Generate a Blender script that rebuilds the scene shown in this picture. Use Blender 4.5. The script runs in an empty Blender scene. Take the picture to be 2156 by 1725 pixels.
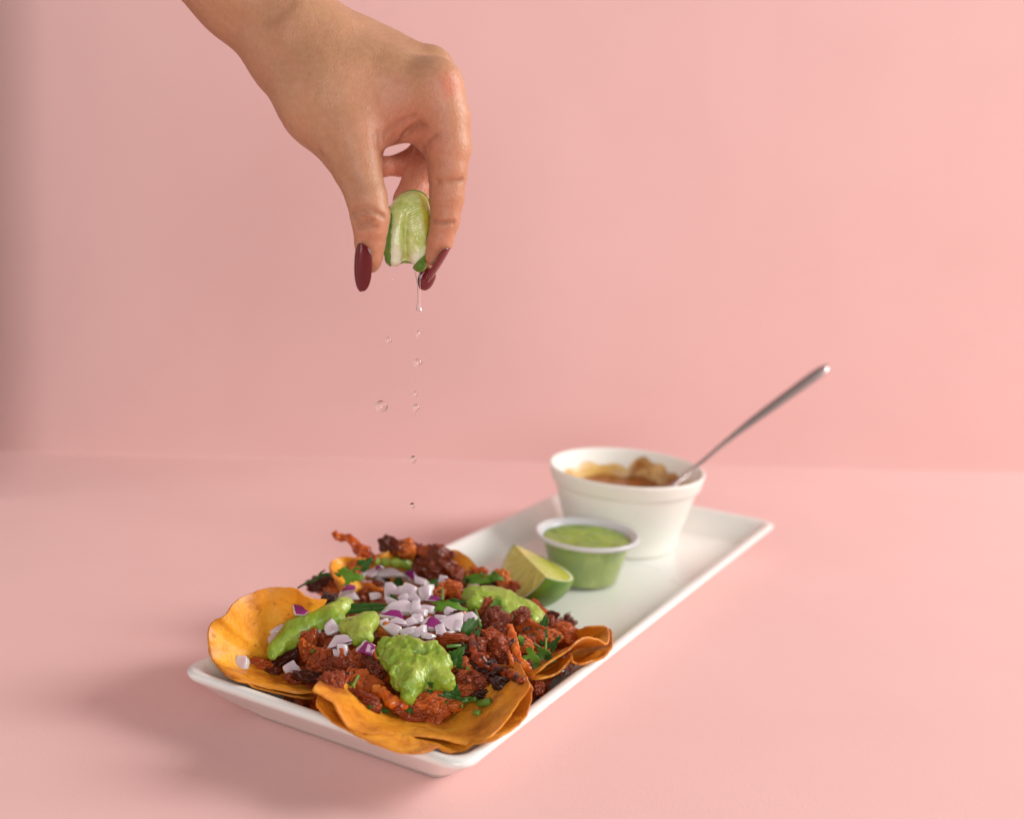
import bpy, bmesh, math, random
import numpy as np
from mathutils import Vector, Matrix
from mathutils.bvhtree import BVHTree

SC = bpy.context.scene
COL = SC.collection
rnd = random.Random(7)

# ------------------------------------------------------------------ camera
CAM_H, PITCH, FPX, ROLL = .2578, .2089, 2574.8, .0693      # metres, radians, focal length in px of a 2156 px wide frame
CX, CY = 1078., 862.5
cd = bpy.data.cameras.new('camera')
cam = bpy.data.objects.new('camera', cd)
COL.objects.link(cam)
cd.sensor_width = 36
cd.lens = FPX / 2156 * 36
cd.clip_start, cd.clip_end = .01, 50
cam.matrix_world = Matrix.Translation((0, 0, CAM_H)) @ Matrix.Rotation(math.pi / 2 - PITCH, 4, 'X') @ Matrix.Rotation(ROLL, 4, 'Z')
cd.dof.use_dof = True
cd.dof.focus_distance = .54
cd.dof.aperture_fstop = 5.8
SC.camera = cam

# ------------------------------------------------------------------ light
W = bpy.data.worlds.new('World')
SC.world = W
W.use_nodes = True
bg = W.node_tree.nodes['Background']
bg.inputs[0].default_value = (1.0, .97, .95, 1)
bg.inputs[1].default_value = .18


def area(name, loc, target, sx, sy, watts, col):
    l = bpy.data.lights.new(name, 'AREA')
    l.shape = 'RECTANGLE'
    l.size, l.size_y, l.energy, l.color = sx, sy, watts, col
    o = bpy.data.objects.new(name, l)
    COL.objects.link(o)
    o.location = loc
    o.rotation_euler = (Vector(target) - Vector(loc)).to_track_quat('-Z', 'Y').to_euler()
    return o


area('window_light', (2.45, .86, 1.32), (0, .55, .05), 1.2, 1.2, 62., (1.0, 1.0, .98))
area('room_light', (.18, -1.05, .62), (-.06, .9, .2), .9, .9, 11.0, (1.0, .985, .97))
area('side_light', (-1.05, .36, .30), (0, .5, .2), .28, .7, .9, (1.0, .98, .96))

SC.view_settings.view_transform = 'Standard'
SC.view_settings.look = 'None'
SC.view_settings.exposure = .40
SC.view_settings.gamma = 1
SC.render.engine = 'CYCLES'
SC.cycles.use_denoising = True
SC.cycles.max_bounces = 8
SC.cycles.transmission_bounces = 8
SC.cycles.caustics_reflective = False
SC.cycles.caustics_refractive = False
SC.cycles.sample_clamp_indirect = 4


# ------------------------------------------------------------------ camera rays: where a thing seen at a pixel stands in the room
def ray(px, py):
    ax, ay = px - CX, py - CY
    c, s = math.cos(-ROLL), math.sin(-ROLL)
    x, y = (c * ax - s * ay) / FPX, (s * ax + c * ay) / FPX
    c, s = math.cos(PITCH), math.sin(PITCH)
    return np.array([x, c - y * s, -s - y * c])


EYE = np.array([0, 0, CAM_H])


def at_z(px, py, z):
    d = ray(px, py)
    return EYE + d * (z - CAM_H) / d[2]


def at_y(px, py, y):
    d = ray(px, py)
    return EYE + d * y / d[1]


def mpp(p):                                                # metres per pixel at a point
    v = np.asarray(p, float) - EYE
    return (v[1] * math.cos(PITCH) - v[2] * math.sin(PITCH)) / FPX


def zoom(x0, y0, sc):                                      # a photograph crop's coordinates -> frame pixels
    return lambda x, y: ((x0 + x / sc) * .79206, (y0 + y / sc) * .79206)


Z1 = zoom(420, 0, 2.156)
Z2 = zoom(500, 1380, 3.3167)
Z3 = zoom(900, 1400, 3.45)
Z4 = zoom(1200, 1400, 3.834)
Z5 = zoom(800, 1700, 3.08)
K1, K2, K3, K4, K5 = (.79206 / s for s in (2.156, 3.3167, 3.45, 3.834, 3.08))
CAM_M = np.array(cam.matrix_world.to_3x3())
RIGHT, UPV, BACK = CAM_M[:, 0], CAM_M[:, 1], CAM_M[:, 2]


def nrm(v):
    v = np.asarray(v, float)
    return v / max(np.linalg.norm(v), 1e-9)


# ------------------------------------------------------------------ mesh helpers
def link(name, me, mats=(), parent=None, smooth=True, loc=None):
    o = bpy.data.objects.new(name, me)
    for m in mats:
        if m.name not in [k.name for k in me.materials if k]:
            me.materials.append(m)
    if smooth:
        me.polygons.foreach_set('use_smooth', [True] * len(me.polygons))
    COL.objects.link(o)
    if parent is not None:
        o.parent = parent
    if loc is not None:
        o.location = loc
    return o


def mesh(name, verts, faces):
    me = bpy.data.meshes.new(name)
    me.from_pydata([tuple(map(float, v)) for v in verts], [], [tuple(map(int, f)) for f in faces])
    me.update()
    return me


def empty(name, loc):
    o = bpy.data.objects.new(name, None)
    o.empty_display_size = .01
    COL.objects.link(o)
    o.location = tuple(map(float, loc))
    return o


def tag(o, label=None, cat=None, group=None, kind=None):
    if label: o['label'] = label
    if cat: o['category'] = cat
    if group: o['group'] = group
    if kind: o['kind'] = kind
    return o


def vnoise(P, freq=1., seed=0):                            # value noise in -1..1
    Q = np.asarray(P, np.float64) * freq + seed * 17.31
    I = np.floor(Q).astype(np.int64)
    f = Q - I
    f = f * f * (3 - 2 * f)
    out = np.zeros(Q.shape[:-1])
    for dx in (0, 1):
        for dy in (0, 1):
            for dz in (0, 1):
                h = (I[..., 0] + dx) * 374761393 + (I[..., 1] + dy) * 668265263 + (I[..., 2] + dz) * 1274126177 + seed * 974711
                h = (h ^ (h >> 13)) * 1274126177
                h = ((h ^ (h >> 16)) & 0xffff) / 32767.5 - 1
                w = (f[..., 0] if dx else 1 - f[..., 0]) * (f[..., 1] if dy else 1 - f[..., 1]) * (f[..., 2] if dz else 1 - f[..., 2])
                out += h * w
    return out


def fbm(P, freq, oct=3, seed=0):
    s, a = 0, 1.
    for k in range(oct):
        s = s + a * vnoise(P, freq * 2 ** k, seed + k)
        a *= .5
    return s


def nets(F, org, h):                                       # surface nets: the zero surface of a sampled field (inside < 0)
    ins = F < 0
    nx, ny, nz = F.shape
    c = np.zeros((nx - 1, ny - 1, nz - 1), np.int8)
    for i in (0, 1):
        for j in (0, 1):
            for k in (0, 1):
                c += ins[i:nx - 1 + i, j:ny - 1 + j, k:nz - 1 + k]
    act = (c > 0) & (c < 8)
    idx = -np.ones(act.shape, np.int64)
    cells = np.argwhere(act)
    idx[act] = np.arange(len(cells))
    S, N = np.zeros((len(cells), 3)), np.zeros(len(cells))
    cor = [(i, j, k) for i in (0, 1) for j in (0, 1) for k in (0, 1)]
    for a in cor:
        for b in cor:
            if sum(b) - sum(a) == 1 and all(q <= w for q, w in zip(a, b)):
                A = cells + a
                Bc = cells + b
                fa = F[A[:, 0], A[:, 1], A[:, 2]]
                fb = F[Bc[:, 0], Bc[:, 1], Bc[:, 2]]
                m = (fa < 0) != (fb < 0)
                t = np.where(m, fa / np.where(m, fa - fb, 1), 0)
                S += np.where(m[:, None], np.array(a) + t[:, None] * (np.array(b) - np.array(a)), 0)
                N += m
    V = org + h * (cells + S / N[:, None])
    Q = []
    for ax in range(3):
        o1, o2 = [(1, 2), (2, 0), (0, 1)][ax]
        sl = [slice(0, -1)] * 3
        sl2 = [slice(0, -1)] * 3
        sl2[ax] = slice(1, None)
        A, Bc = ins[tuple(slice(0, n - (1 if d == ax else 0)) for d, n in enumerate(F.shape))], ins[tuple(slice(1 if d == ax else 0, n) for d, n in enumerate(F.shape))]
        E = np.argwhere(A != Bc)
        E = E[(E[:, o1] > 0) & (E[:, o2] > 0) & (E[:, o1] < F.shape[o1] - 1) & (E[:, o2] < F.shape[o2] - 1)]
        e1, e2 = np.eye(3, dtype=int)[o1], np.eye(3, dtype=int)[o2]
        g = lambda M: idx[M[:, 0], M[:, 1], M[:, 2]]
        q = np.stack([g(E - e1 - e2), g(E - e2), g(E), g(E - e1)], 1)
        fl = ~A[E[:, 0], E[:, 1], E[:, 2]]
        q[fl] = q[fl][:, ::-1]
        Q.append(q)
    Q = np.concatenate(Q)
    return V, Q[(Q >= 0).all(1)]


def grid(lo, hi, h):
    ax = [np.arange(l, u + h, h) for l, u in zip(lo, hi)]
    return np.stack(np.meshgrid(*ax, indexing='ij'), -1), np.array(lo, float)


def cone(P, a, b, ra, rb):                                 # tapered capsule
    a, b = np.asarray(a), np.asarray(b)
    d = b - a
    t = np.clip(((P - a) @ d) / max(d @ d, 1e-12), 0, 1)
    q = P - a - t[..., None] * d
    return np.sqrt((q * q).sum(-1)) - (ra + (rb - ra) * t)


def smin(a, b, k):
    h = np.clip(.5 + .5 * (b - a) / k, 0, 1)
    return b + (a - b) * h - k * h * (1 - h)


def catmull(P, n, closed=False):
    P = np.asarray(P, float)
    m = len(P)
    out = []
    for i in range(m if closed else m - 1):
        p0, p1, p2, p3 = (P[j % m] if closed else P[min(max(j, 0), m - 1)] for j in (i - 1, i, i + 1, i + 2))
        for t in np.arange(n) / n:
            out.append(.5 * (2 * p1 + (p2 - p0) * t + (2 * p0 - 5 * p1 + 4 * p2 - p3) * t * t + (3 * p1 - p0 - 3 * p2 + p3) * t ** 3))
    if not closed: out.append(P[-1])
    return np.array(out)


def lathe(prof, n, z0=0):                                  # (r, z) profile round the z axis
    V, Fc = [], []
    m = len(prof)
    for i in range(n):
        c, s = math.cos(2 * math.pi * i / n), math.sin(2 * math.pi * i / n)
        V += [(r * c, r * s, z + z0) for r, z in prof]
    for i in range(n):
        for j in range(m - 1):
            a, b = i * m + j, ((i + 1) % n) * m + j
            Fc.append((a, b, b + 1, a + 1))
    return V, Fc


def tube(path, rad, n=10, flat=1., upv=(0, 0, 1)):         # closed tube along a path; flat squashes it along upv
    path = np.asarray(path, float)
    V, Fc = [], []
    for i, p in enumerate(path):
        t = nrm(path[min(i + 1, len(path) - 1)] - path[max(i - 1, 0)])
        s = nrm(np.cross(t, upv))
        u = np.cross(s, t)
        for k in range(n):
            a = 2 * math.pi * k / n
            V.append(p + rad[i] * (math.cos(a) * s + flat * math.sin(a) * u))
    for i in range(len(path) - 1):
        for k in range(n):
            Fc.append((i * n + k, i * n + (k + 1) % n, (i + 1) * n + (k + 1) % n, (i + 1) * n + k))
    V += [path[0], path[-1]]
    a, b = len(V) - 2, len(V) - 1
    for k in range(n):
        Fc.append((a, (k + 1) % n, k))
        Fc.append((b, (len(path) - 1) * n + k, (len(path) - 1) * n + (k + 1) % n))
    return np.array(V), Fc


# ------------------------------------------------------------------ materials
class NT:
    def __init__(s, name):
        s.m = bpy.data.materials.new(name)
        s.m.use_nodes = True
        s.t = s.m.node_tree
        s.b = s.t.nodes['Principled BSDF']

    def n(s, typ, **kw):
        q = s.t.nodes.new(typ)
        for k, v in kw.items(): setattr(q, k, v)
        return q

    def l(s, a, b): s.t.links.new(a, b)

    def set(s, **kw):
        for k, v in kw.items():
            i = s.b.inputs[k.replace('_', ' ')]
            i.default_value = (*v, 1) if isinstance(v, tuple) and len(v) == 3 and i.type == 'RGBA' else v
        return s

    def coord(s, out='Object'): return s.n('ShaderNodeTexCoord').outputs[out]

    def noise(s, vec, scale, detail=4, rough=.55, dist=0):
        q = s.n('ShaderNodeTexNoise')
        q.inputs['Scale'].default_value = scale
        q.inputs['Detail'].default_value = detail
        q.inputs['Roughness'].default_value = rough
        q.inputs['Distortion'].default_value = dist
        s.l(vec, q.inputs['Vector'])
        return q.outputs['Fac']

    def ramp(s, fac, stops):
        q = s.n('ShaderNodeValToRGB')
        e = q.color_ramp.elements
        while len(e) < len(stops): e.new(.5)
        for el, (p, c) in zip(e, stops):
            el.position = p
            el.color = (*c, 1) if len(c) == 3 else c
        s.l(fac, q.inputs[0])
        return q.outputs[0]

    def mix(s, fac, a, b, mode='MIX'):
        q = s.n('ShaderNodeMix', data_type='RGBA', blend_type=mode)
        for sock, v in ((q.inputs[0], fac), (q.inputs[6], a), (q.inputs[7], b)):
            if isinstance(v, (int, float)): sock.default_value = v
            elif isinstance(v, tuple): sock.default_value = (*v, 1)
            else: s.l(v, sock)
        return q.outputs[2]

    def math(s, op, a, b=0.):
        q = s.n('ShaderNodeMath', operation=op)
        for sock, v in zip(q.inputs, (a, b)):
            if isinstance(v, (int, float)): sock.default_value = v
            else: s.l(v, sock)
        return q.outputs[0]

    def bump(s, h, strength=.3, dist=.001, prev=None):
        q = s.n('ShaderNodeBump')
        q.inputs['Strength'].default_value = strength
        q.inputs['Distance'].default_value = dist
        s.l(h, q.inputs['Height'])
        if prev is not None: s.l(prev, q.inputs['Normal'])
        s.l(q.outputs[0], s.b.inputs['Normal'])
        return q.outputs[0]

    def attr(s, name):
        return s.n('ShaderNodeAttribute', attribute_name=name).outputs['Fac']

    def rand(s): return s.n('ShaderNodeObjectInfo').outputs['Random']

    def color(s, c): s.l(c, s.b.inputs['Base Color'])


def m_pink():
    t = NT('pink_paper')
    c = t.coord()
    f = t.noise(c, 9, 3)
    t.color(t.ramp(f, [(.3, (.785, .492, .465)), (.7, (.81, .513, .487))]))
    t.set(Roughness=.8, Specular_IOR_Level=.2)
    sp = t.ramp(t.noise(c, 420, 2, .5), [(.74, (0, 0, 0)), (.80, (1, 1, 1))])
    t.color(t.mix(t.math('MULTIPLY', sp, .12), t.ramp(f, [(.3, (.785, .492, .465)), (.7, (.81, .513, .487))]), (.45, .24, .21)))
    t.bump(t.noise(c, 700, 3, .6), .2, .0005)
    return t.m


def m_card():
    t = NT('added_shade_card')
    t.set(Base_Color=(.03, .028, .028), Roughness=.8)
    return t.m


def m_plate():
    t = NT('white_glaze')
    c = t.coord()
    sp = t.noise(c, 140, 4, .7)
    sc = t.ramp(t.noise(c, 38, 6, .7, .8), [(.60, (0, 0, 0)), (.74, (1, 1, 1))])
    m = t.mix(t.math('MULTIPLY', sc, .65), (.80, .80, .755), (.50, .48, .43))
    t.color(m)
    t.set(Roughness=.26, Specular_IOR_Level=.5, Coat_Weight=.3, Coat_Roughness=.15)
    t.bump(sp, .04, .0006)
    return t.m


def m_foam():
    t = NT('white_foam')
    c = t.coord()
    t.set(Base_Color=(.83, .81, .74), Roughness=.55, Subsurface_Weight=.2, Subsurface_Scale=.006, Subsurface_Radius=(1., .9, .7), Specular_IOR_Level=.3)
    v = t.n('ShaderNodeTexVoronoi')
    v.inputs['Scale'].default_value = 420
    t.l(c, v.inputs['Vector'])
    t.bump(v.outputs['Distance'], .10, .0005)
    return t.m


def m_skin():
    t = NT('skin')
    c = t.coord()
    big = t.noise(c, 28, 4, .6)
    base = t.ramp(big, [(.3, (.385, .188, .094)), (.52, (.455, .232, .120)), (.75, (.515, .280, .158))])
    red = t.attr('redness')
    blo = t.ramp(t.noise(c, 95, 3, .6), [(.45, (0, 0, 0)), (.7, (1, 1, 1))])
    base = t.mix(t.math('MULTIPLY', blo, .22), base, (.50, .20, .13))
    base = t.mix(red, base, (.50, .15, .09))
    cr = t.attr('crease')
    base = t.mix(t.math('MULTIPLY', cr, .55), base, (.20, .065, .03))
    fine = t.noise(c, 420, 3, .6)
    base = t.mix(.16, base, t.ramp(fine, [(.35, (.40, .19, .11)), (.7, (.68, .40, .27))]))
    t.color(base)
    t.set(Roughness=.45, Specular_IOR_Level=.34, Subsurface_Weight=.22, Subsurface_Scale=.005, Subsurface_Radius=(1., .35, .2))
    v = t.n('ShaderNodeTexVoronoi', feature='DISTANCE_TO_EDGE')
    v.inputs['Scale'].default_value = 760
    mp = t.n('ShaderNodeMapping')
    mp.inputs['Scale'].default_value = (1, 1, .55)
    t.l(c, mp.inputs['Vector'])
    t.l(mp.outputs[0], v.inputs['Vector'])
    h = t.math('ADD', t.math('MULTIPLY', v.outputs['Distance'], 1.2), t.math('MULTIPLY', fine, .6))
    b = t.bump(h, .35, .0005)
    t.bump(t.noise(c, 150, 3, .5), .16, .0014, b)
    return t.m


def m_nail():
    t = NT('dark_red_polish')
    t.set(Base_Color=(.12, .0012, .0045), Roughness=.25, Coat_Weight=1., Coat_Roughness=.02, Specular_IOR_Level=.1)
    return t.m


def m_tortilla():
    t = NT('corn_tortilla')
    c = t.coord()
    a = t.noise(c, 55, 5, .62, .4)
    base = t.ramp(a, [(.28, (.44, .130, .008)), (.42, (.70, .250, .015)), (.58, (.81, .345, .026)), (.76, (.86, .46, .06))])
    sp = t.ramp(t.noise(c, 190, 3, .6), [(.60, (0, 0, 0)), (.70, (1, 1, 1))])
    base = t.mix(t.math('MULTIPLY', sp, .55), base, (.28, .075, .010))
    ch = t.ramp(t.noise(c, 34, 3, .5), [(.60, (0, 0, 0)), (.68, (1, 1, 1))])
    base = t.mix(t.math('MULTIPLY', ch, .6), base, (.26, .060, .008))
    ed = t.attr('edge')
    base = t.mix(t.math('MULTIPLY', t.math('MULTIPLY', ed, t.noise(c, 120, 3)), .9), base, (.50, .16, .02))
    bl = t.ramp(t.noise(c, 26, 4, .55, .5), [(.55, (0, 0, 0)), (.63, (1, 1, 1))])
    base = t.mix(t.math('MULTIPLY', bl, .55), base, (.33, .085, .010))
    t.color(base)
    t.set(Coat_Weight=.12, Coat_Roughness=.2, Roughness=.42, Specular_IOR_Level=.22, Subsurface_Weight=.12, Subsurface_Scale=.003, Subsurface_Radius=(1., .5, .15))
    b = t.bump(t.noise(c, 600, 3, .6), .35, .0004)
    t.bump(t.noise(c, 130, 4, .62), .7, .0016, b)
    return t.m


def m_meat(name='marinated_pork', dark=0.):
    t = NT(name)
    c = t.coord()
    r = t.rand()
    off = t.n('ShaderNodeVectorMath', operation='ADD')
    t.l(c, off.inputs[0])
    cmb = t.n('ShaderNodeCombineXYZ')
    t.l(t.math('MULTIPLY', r, 5.), cmb.inputs[0])
    t.l(cmb.outputs[0], off.inputs[1])
    c = off.outputs[0]
    a = t.noise(c, 130, 5, .65, .6)
    a = t.math('ADD', a, t.math('MULTIPLY', t.math('SUBTRACT', r, .5 + dark), .34))
    base = t.ramp(a, [(.24, (.016, .005, .003)), (.37, (.10, .016, .004)), (.48, (.33, .040, .006)), (.59, (.62, .112, .010)), (.79, (.74, .25, .036))])
    fl = t.ramp(t.noise(c, 520, 3, .6), [(.62, (0, 0, 0)), (.72, (1, 1, 1))])
    base = t.mix(t.math('MULTIPLY', fl, .35), base, (.05, .012, .006))
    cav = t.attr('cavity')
    base = t.mix(t.math('MULTIPLY', cav, .35), base, (.09, .012, .004))  # hollows painted darker: crevice shade put into the colour, with some char
    t.color(base)
    t.set(Specular_IOR_Level=.16, Coat_Weight=.5, Coat_Roughness=.05, Subsurface_Weight=.05, Subsurface_Scale=.002)
    t.l(t.ramp(t.noise(c, 160, 3), [(.35, (.2, .2, .2)), (.7, (.5, .5, .5))]), t.b.inputs['Roughness'])
    t.bump(t.noise(c, 420, 3, .6), .55, .0010)
    return t.m


def m_salsa(name, base, lo, hi, freq=1.):
    t = NT(name)
    c = t.coord()
    f = t.noise(c, 70 * freq, 5, .65)
    col = t.ramp(f, [(.3, lo), (.5, base), (.72, hi)])
    sp = t.ramp(t.noise(c, 330 * freq, 2, .5), [(.665, (0, 0, 0)), (.72, (1, 1, 1))])
    col = t.mix(t.math('MULTIPLY', sp, .6), col, (.05, .10, .012))
    pl = t.ramp(t.noise(c, 250 * freq, 3, .5), [(.62, (0, 0, 0)), (.72, (1, 1, 1))])
    col = t.mix(t.math('MULTIPLY', pl, .35), col, (.55, .62, .22))
    t.color(col)
    t.set(Roughness=.33, Specular_IOR_Level=.4, Subsurface_Weight=.25, Subsurface_Scale=.004, Subsurface_Radius=(.8, 1., .25), Coat_Weight=.3, Coat_Roughness=.07)
    b = t.bump(t.noise(c, 340 * freq, 4, .65), .75, .0011)
    t.bump(t.noise(c, 900 * freq, 2), .25, .0003, b)
    return t.m


def m_onion():
    t = NT('onion_flesh')
    g = t.coord('Generated')
    sep = t.n('ShaderNodeSeparateXYZ')
    t.l(g, sep.inputs[0])
    c = t.coord()
    k = t.math('ADD', sep.outputs[2], t.math('MULTIPLY', t.math('SUBTRACT', t.noise(c, 160, 2), .5), .5))
    base = t.ramp(k, [(.25, (.90, .86, .82)), (.70, (.90, .85, .83)), (.92, (.76, .56, .65)), (1., (.50, .18, .38))])
    base = t.mix(.5, base, t.ramp(t.rand(), [(0., (.93, .90, .86)), (1., (.90, .84, .84))]))
    t.color(base)
    t.set(Roughness=.09, Specular_IOR_Level=.6, Subsurface_Weight=.3, Subsurface_Scale=.003, Subsurface_Radius=(1., .85, .9), Transmission_Weight=.22, IOR=1.38, Coat_Weight=.4)
    st = t.n('ShaderNodeTexWave', wave_type='BANDS')
    st.inputs['Scale'].default_value = 420
    st.inputs['Distortion'].default_value = 3
    t.l(c, st.inputs['Vector'])
    t.bump(st.outputs['Fac'], .12, .0003)
    return t.m


def m_onion_skin():
    t = NT('onion_skin')
    c = t.coord()
    t.color(t.ramp(t.noise(c, 170, 3), [(.3, (.16, .006, .085)), (.7, (.30, .022, .17))]))
    t.set(Roughness=.2, Coat_Weight=.5, Coat_Roughness=.1)
    return t.m


def m_leaf():
    t = NT('cilantro_leaf')
    c = t.coord()
    f = t.noise(c, 160, 4, .6)
    r = t.rand()
    a = t.ramp(f, [(.3, (.010, .040, .004)), (.6, (.030, .105, .008)), (.8, (.070, .18, .016))])
    b = t.ramp(f, [(.3, (.06, .17, .008)), (.7, (.17, .34, .020))])
    base = t.mix(t.ramp(r, [(.55, (0, 0, 0)), (1., (1, 1, 1))]), a, b)
    base = t.mix(t.math('MULTIPLY', t.attr('vein'), .45), base, (.13, .26, .07))
    t.color(base)
    t.set(Roughness=.24, Specular_IOR_Level=.22, Subsurface_Weight=.1, Subsurface_Scale=.001)
    t.bump(t.noise(c, 420, 3), .4, .0006)
    return t.m


def m_stem():
    t = NT('cilantro_stalk')
    t.color(t.ramp(t.rand(), [(0, (.05, .15, .02)), (1, (.24, .38, .05))]))
    t.set(Roughness=.35)
    return t.m


def m_peel():
    t = NT('lime_peel')
    c = t.coord()
    f = t.noise(c, 70, 4, .6)
    t.color(t.ramp(f, [(.3, (.055, .145, .008)), (.55, (.12, .24, .016)), (.75, (.27, .36, .04))]))
    t.set(Roughness=.36, Specular_IOR_Level=.5)
    v = t.n('ShaderNodeTexVoronoi')
    v.inputs['Scale'].default_value = 900
    t.l(c, v.inputs['Vector'])
    t.bump(v.outputs['Distance'], .35, .0005)
    return t.m


def m_pith():
    t = NT('lime_pith')
    t.set(Base_Color=(.66, .70, .42), Roughness=.5, Subsurface_Weight=.3, Subsurface_Scale=.002)
    return t.m


def m_flesh(name='lime_flesh', lo=(.44, .48, .03), mid=(.60, .62, .07), hi=(.74, .74, .22)):
    t = NT(name)
    u = t.n('ShaderNodeAttribute', attribute_name='fibre').outputs['Fac']
    c = t.coord()
    f = t.math('ADD', t.math('MULTIPLY', t.noise(c, 200, 3, .6), .5), t.math('MULTIPLY', u, .45))
    col = t.ramp(f, [(.3, lo), (.5, mid), (.72, hi)])
    col = t.mix(t.attr('membrane'), col, (.52, .46, .05))
    col = t.mix(t.attr('pith'), col, (.80, .84, .62))
    t.color(col)
    t.set(Roughness=.14, Subsurface_Weight=.45, Subsurface_Scale=.003, Subsurface_Radius=(.7, 1., .4), Transmission_Weight=.12, IOR=1.36, Coat_Weight=.4, Coat_Roughness=.05)
    t.bump(f, .5, .0009)
    return t.m


def m_steel():
    t = NT('brushed_steel')
    c = t.coord()
    t.set(Base_Color=(.52, .41, .39), Metallic=1., Roughness=.33)
    t.bump(t.noise(c, 300, 2), .05, .0003)
    return t.m


def m_chili():
    t = NT('brown_chili')
    c = t.coord()
    f = t.noise(c, 75, 5, .6, .6)
    t.color(t.ramp(f, [(.3, (.12, .030, .006)), (.52, (.30, .085, .011)), (.72, (.50, .20, .028))]))
    t.set(Roughness=.3, Coat_Weight=.3, Coat_Roughness=.15)
    t.bump(t.noise(c, 320, 4, .6), .5, .0012)
    return t.m


def m_smear(name, a, b):
    t = NT(name)
    c = t.coord()
    t.color(t.ramp(t.noise(c, 70, 4, .6, 1.2), [(.38, a), (.60, b)]))
    t.set(Roughness=.35, Subsurface_Weight=.1, Subsurface_Scale=.002)
    return t.m


def m_plastic():
    t = NT('clear_plastic')
    t.set(Base_Color=(.85, .90, .78), Roughness=.25, Alpha=.07, Specular_IOR_Level=.6)
    return t.m


def m_rim():
    t = NT('milky_plastic')
    t.set(Base_Color=(.90, .88, .90), Roughness=.2, Transmission_Weight=.35, IOR=1.35, Subsurface_Weight=.2, Subsurface_Scale=.003)
    return t.m


def m_juice():
    t = NT('lime_juice')
    t.set(Base_Color=(.99, .99, .97), Roughness=.0, Transmission_Weight=1., IOR=1.34)
    return t.m


M = dict(pink=m_pink(), card=m_card(), plate=m_plate(), foam=m_foam(), skin=m_skin(), nail=m_nail(), tort=m_tortilla(), meat=m_meat(),
         char=m_meat('charred_pork', .36), roast=m_meat('red_roast_pork', -.16), salsa=m_salsa('avocado_salsa', (.26, .37, .030), (.16, .27, .016), (.42, .50, .085)),
         cupsalsa=m_salsa('green_salsa', (.24, .34, .022), (.13, .22, .012), (.40, .46, .06), .55), onion=m_onion(), oskin=m_onion_skin(),
         leaf=m_leaf(), stem=m_stem(), peel=m_peel(), pith=m_pith(), flesh=m_flesh(),
         wet=m_flesh('squeezed_lime_flesh', (.46, .56, .12), (.62, .70, .26), (.78, .82, .46)), steel=m_steel(), chili=m_chili(),
         smear=m_smear('sauce_smear', (.36, .12, .014), (.74, .46, .17)), oil=m_smear('oily_sauce', (.55, .27, .04), (.70, .45, .12)),
         plastic=m_plastic(), rim=m_rim(), juice=m_juice())

# ------------------------------------------------------------------ setting: pink paper on the table and up the wall
s0, s1 = at_z(200, 958, 0), at_z(1550, 986, 0)
wd = nrm(s1 - s0)                                          # along the wall
wn = np.array([wd[1], -wd[0], 0])                          # towards the camera
RB = .0012                                                  # radius of the bend where table paper turns up


def wall_line():
    P = []
    for t in np.linspace(2.2, -.02, 24): P.append(s0 + wd * t)
    for t in np.linspace(-.1, -1.2, 12): P.append(s0 + wd * t)
    return np.array(P[::-1])


WL = wall_line()
nor = []
for i in range(len(WL)):
    t = nrm(WL[min(i + 1, len(WL) - 1)] - WL[max(i - 1, 0)])
    nor.append(np.array([t[1], -t[0], 0]))
V, Fc = [], []
prof = [(RB * (1 - math.sin(a)), RB * (1 - math.cos(a))) for a in np.linspace(0, math.pi / 2, 9)] + [(0, z) for z in np.linspace(.02, 1.6, 30)]
for p, n in zip(WL, nor):
    for o, z in prof: V.append((p[0] + n[0] * o, p[1] + n[1] * o, z))
m = len(prof)
for i in range(len(WL) - 1):
    for j in range(m - 1): Fc.append((i * m + j, (i + 1) * m + j, (i + 1) * m + j + 1, i * m + j + 1))
tag(link('wall', mesh('wall', V, Fc), [M['pink']]), 'pink paper backdrop standing behind the plate', None, None, 'structure')
V, Fc = [], []
N = 24
for p, n in zip(WL, nor):
    q0 = p + n * RB
    for k in range(N):
        f = k / (N - 1)
        y = q0[1] * (1 - f) + (-.9) * f
        V.append((q0[0] * (1 - f) + (p[0] * 1.0) * f, y, 0))
for i in range(len(WL) - 1):
    for j in range(N - 1): Fc.append((i * N + j, i * N + j + 1, (i + 1) * N + j + 1, (i + 1) * N + j))
tag(link('table', mesh('table', V, Fc), [M['pink']]), 'pink paper covered table top under the plate', None, None, 'structure')

# added unseen black card that keeps light off the paper's left end
V = []
for z in (.0, 0.42):
    for x, y in ((-.354, .800), (-.357, .796), (-.90, .94), (-.897, .944)): V.append((x, y, z))
link('added_shade_card', mesh('added_shade_card', V, [(0, 1, 2, 3), (7, 6, 5, 4), (0, 4, 5, 1), (1, 5, 6, 2), (2, 6, 7, 3), (3, 7, 4, 0)]), [M['card']], None, False)['kind'] = 'structure'

# ------------------------------------------------------------------ plate
BASE, ROT, PW, PL = np.array([-.0147, .4321]), 1.0824, .1480, .4113
BASE = BASE + .0034 * np.array([math.cos(ROT), math.sin(ROT)]) - .0051 * np.array([-math.sin(ROT), math.cos(ROT)])
PU = np.array([math.cos(ROT), math.sin(ROT)])
PV = np.array([-PU[1], PU[0]])


def pw(a, b, z): return np.array([*(BASE + PU * a + PV * b), z])


def rrect(d, rc, n=8):
    x0, x1, y0, y1 = d, PL - d, d, PW - d
    P = []
    for cx, cy, a0 in ((x1 - rc, y1 - rc, 0), (x0 + rc, y1 - rc, 90), (x0 + rc, y0 + rc, 180), (x1 - rc, y0 + rc, 270)):
        for k in range(n + 1):
            a = math.radians(a0 + 90 * k / n)
            P.append((cx + rc * math.cos(a), cy + rc * math.sin(a)))
    return P


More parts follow.
